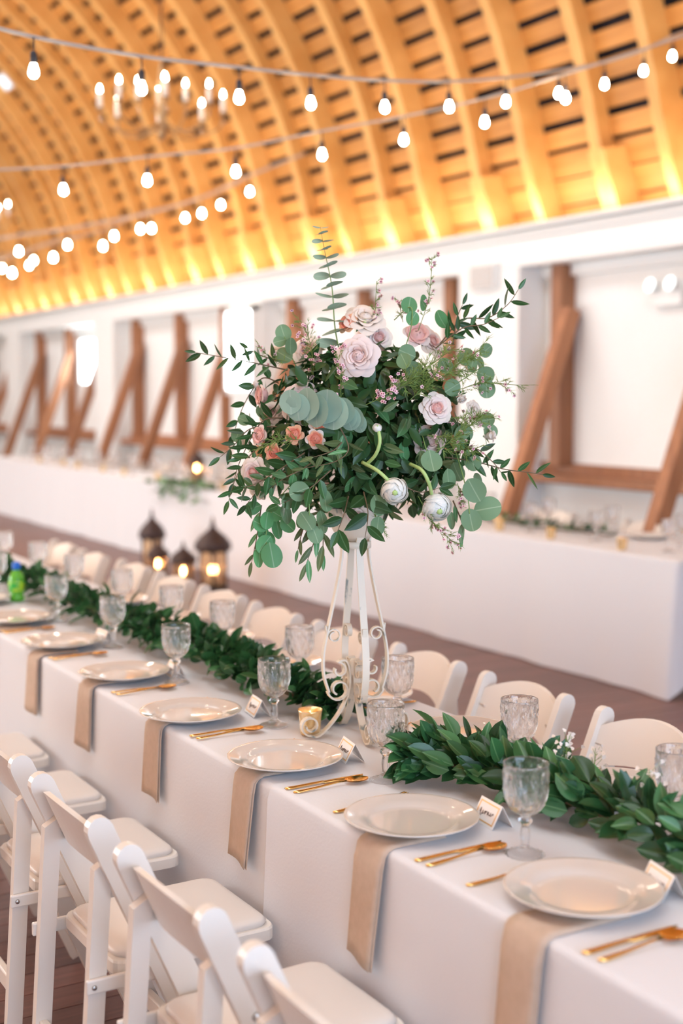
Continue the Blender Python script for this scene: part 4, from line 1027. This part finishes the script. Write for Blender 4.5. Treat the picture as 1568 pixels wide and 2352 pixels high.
# ================================================================== CHANDELIERS
def chandelier(label, c, chain_top):
    t = thing('chandelier', label, 'chandelier', c, 0, 'candle chandeliers'); T = M.Translation(c)
    obj('column', MB().lathe([(0, -.26), (.02, -.25), (.045, -.2), (.02, -.15), (.03, -.1), (.06, -.06), (.03, -.01), (.02, .08), (.035, .14), (.02, .2), (.01, .3), (0, .31)], 14), mCHBR, t, T)
    ch = MB(); n = 26
    for i in range(n):
        z0 = .3+(chain_top-c[2]-.3)*i/n; z1 = .3+(chain_top-c[2]-.3)*(i+1.15)/n; q = [(.012*cos(a)*(1 if i % 2 else 0), .012*cos(a)*(0 if i % 2 else 1), (z0+z1)/2+(z1-z0)/2*sin(a)) for a in [2*pi*k/8 for k in range(9)]]
        ch.tube(q, .0035, 4, False)
    obj('chain', ch, mBRONZE, t, T)
    for tier, (nr, rr, zz) in enumerate(((8, .44, -.05), (4, .17, .02))):
        for i in range(nr):
            a = 2*pi*(i+.5)/nr+(.05 if tier == 0 else .5); u = V((cos(a), sin(a), 0))
            arm = obj('arm', MB().tube(spline([u*.03+V((0, 0, -.15)), u*rr*.5+V((0, 0, -.22)), u*rr*.92+V((0, 0, zz-.12)), u*rr+V((0, 0, zz-.02))], 5), .006, 6).lathe([(0, zz-.025), (.022, zz-.022), (.034, zz-.006), (.03, zz-.006), (0, zz-.012)], 10, M.Translation(u*rr)), mCHBR, t, T)
            Tc = T @ M.Translation(u*rr)
            cs = obj('candle_sleeve', MB().lathe([(0, zz-.01), (.019, zz-.01), (.019, zz+.105), (0, zz+.105)], 12), mCANDLE, arm, Tc)
            obj('candle_bulb', MB().lathe([(0, zz+.105), (.008, zz+.107), (.012, zz+.118), (.009, zz+.135), (.003, zz+.150), (0, zz+.155)], 10), mBULB, arm, Tc)
            obj('crystal_drop', MB().lathe([(0, zz-.05), (.003, zz-.055), (.010, zz-.075), (0, zz-.10)], 6, M.Translation(u*rr), smooth=False), mCRYS, arm, T)
    return t
c1 = atd(372, 236, 9.4); chandelier('candle chandelier hanging behind the nearest string of bulbs', tuple(c1), 7.05)
c2 = atd(-74, 482, 14.7); chandelier('far candle chandelier cut off by the left edge of the picture', tuple(c2), 6.8)

# ================================================================== FAR TABLE AND LANTERNS
def lantern(label, loc, h, wd, rz):
    t = thing('lantern', label, 'lantern', (0, 0, 0), 0, 'dark metal lanterns'); k = wd/.26; n = 6
    obj('base', MB().lathe([(0, 0), (.125*k, 0), (.125*k, .02), (.11*k, .03), (.11*k, .045), (0, .045)], 6, smooth=False), mBRONZE, t)
    zt = h*.56
    for i in range(n):
        a = 2*pi*i/n; obj('post', MB().tube([(.105*k*cos(a), .105*k*sin(a), .04), (.105*k*cos(a), .105*k*sin(a), zt)], .0075*k+.002, 6), mBRONZE, t)
        a2 = a+pi/n; rr = .105*k*cos(pi/n)
        arch = MB(); hw = .105*k*sin(pi/n); pts = [(rr*cos(a2)-sin(a2)*hw*cos(q), rr*sin(a2)+cos(a2)*hw*cos(q), zt-hw*1.2+hw*1.1*sin(q)) for q in [pi*j/8 for j in range(9)]]
        arch.tube(pts, .006, 5); obj('arch', arch, mBRONZE, t)
    obj('glass_panel', MB().lathe([(.098*k, .045), (.098*k, zt-.01)], 6, smooth=False), mGLOWTINT, t)
    obj('roof', MB().lathe([(.12*k, zt-.012), (.135*k, zt), (.13*k, zt+.05*k), (.12*k, zt+h*.11), (.09*k, zt+h*.18), (.05*k, zt+h*.24), (.022*k, zt+h*.29), (.014*k, zt+h*.33), (.022*k, zt+h*.35), (.010*k, zt+h*.37), (.006, h), (0, h)], 12), mBRONZE, t)
    c = obj('candle', MB().lathe([(0, .045), (.035*k, .045), (.035*k, .045+h*.16), (0, .045+h*.16)], 12), mCANDLE, t)
    z = .045+h*.16; obj('flame', MB().lathe([(0, z), (.010, z+.012), (.016, z+.03), (.010, z+.055), (0, z+.075)], 10), mFLAME, c)
    t.matrix_basis = M.Translation(loc) @ M.Rotation(rz, 4, 'Z'); return t
lantern('tall dark domed lantern on the floor, left one of the two tall ones', (4.50, 11.05, 0), .60, .24, .2)
lantern('short dark lantern on the floor right of the left tall lantern', (4.42, 10.72, 0), .36, .20, .4)
lantern('tall dark domed lantern on the floor nearest to the flower stand', (4.55, 9.85, 0), .62, .30, .1)
lantern('short dark lantern on the floor left of the tall lantern nearest the flowers', (4.40, 10.12, 0), .40, .22, .5)
lp = at(472, 1082, 2, .755)
lantern('small lantern glowing on the white far table', (5.42, 12.1, ZT), .34, .16, .3)

rgF = random.Random(5)
ys_ = [5.35+.62*i for i in range(20)]
for i, y in enumerate(ys_):
    o_ = ORD[i].replace('nearest', 'first')
    goblet(5.27+rgF.uniform(-.03, .03), y, 'clear goblet on the front edge of the head table, %s from the right' % o_, 'front goblets on the head table', False)
    goblet(5.57+rgF.uniform(-.03, .03), y+.2, 'clear goblet on the wall side of the head table, %s from the right' % o_, 'wall side goblets on the head table', False)
    plate((5.66, y-.06, ZT), 'cream plate on the wall side of the head table, %s from the right' % o_, 'head table plates')
plate((5.66, 5.29, ZT+.0075), 'upper cream plate of the stack at the right end of the head table', None)
for i, (x, y) in enumerate(((5.08+.03, 5.55), (5.16, 6.75), (5.13, 6.2), (5.3, 6.95), (5.14, 10.9), (5.14, 11.6), (5.2, 12.6), (5.14, 13.4), (5.16, 14.1), (5.14, 14.9), (5.2, 15.6), (5.15, 16.4))):
    dup(v0, (x, y, ZT), 0, 'gold votive cup glowing on the head table, %s from the right' % ORD[i].replace('nearest', 'first'), 'gold votives on the head table')
garland('low greenery garland lying on the right part of the head table', [(5.40, 7.3, gz-.02), (5.41, 6.9, gz-.02), (5.42, 6.5, gz-.02), (5.43, 6.0, gz-.02)], 60, .05, .055, 60)
fg = thing('greenery_garland', 'greenery trailing over the front edge of the head table left of the flowers', 'garland', (5.0, 11.5, ZT))
stm = MB()
for i in range(110):
    u = R(0, 1); y = 10.9+1.25*u; x = 5.05+R(-.10, .06); hang = 0
    if x < 5.02:
        hang = R(0, .09+.1*max(0, sin(u*9))); x = R(4.93, 4.985)
    p = V((x, y, ZT+.015-hang)); d = V((R(-1, .2), R(-.8, .8), R(-.5, .4) if hang else R(0, .4)))
    put('leaf', random.choice(LF[random.choice(['salal', 'salal', 'mid', 'round'])]), fg, orient(d, V((-.8, -.5, .8))+rnd_dir()*.5, p, R(.06, .09)))
obj('stem', MB().tube([(5.06, 10.8, ZT+.008), (5.05, 11.3, ZT+.01), (5.05, 11.8, ZT+.01), (5.06, 12.25, ZT+.008)], .006, 6), mTWIG, fg, M())
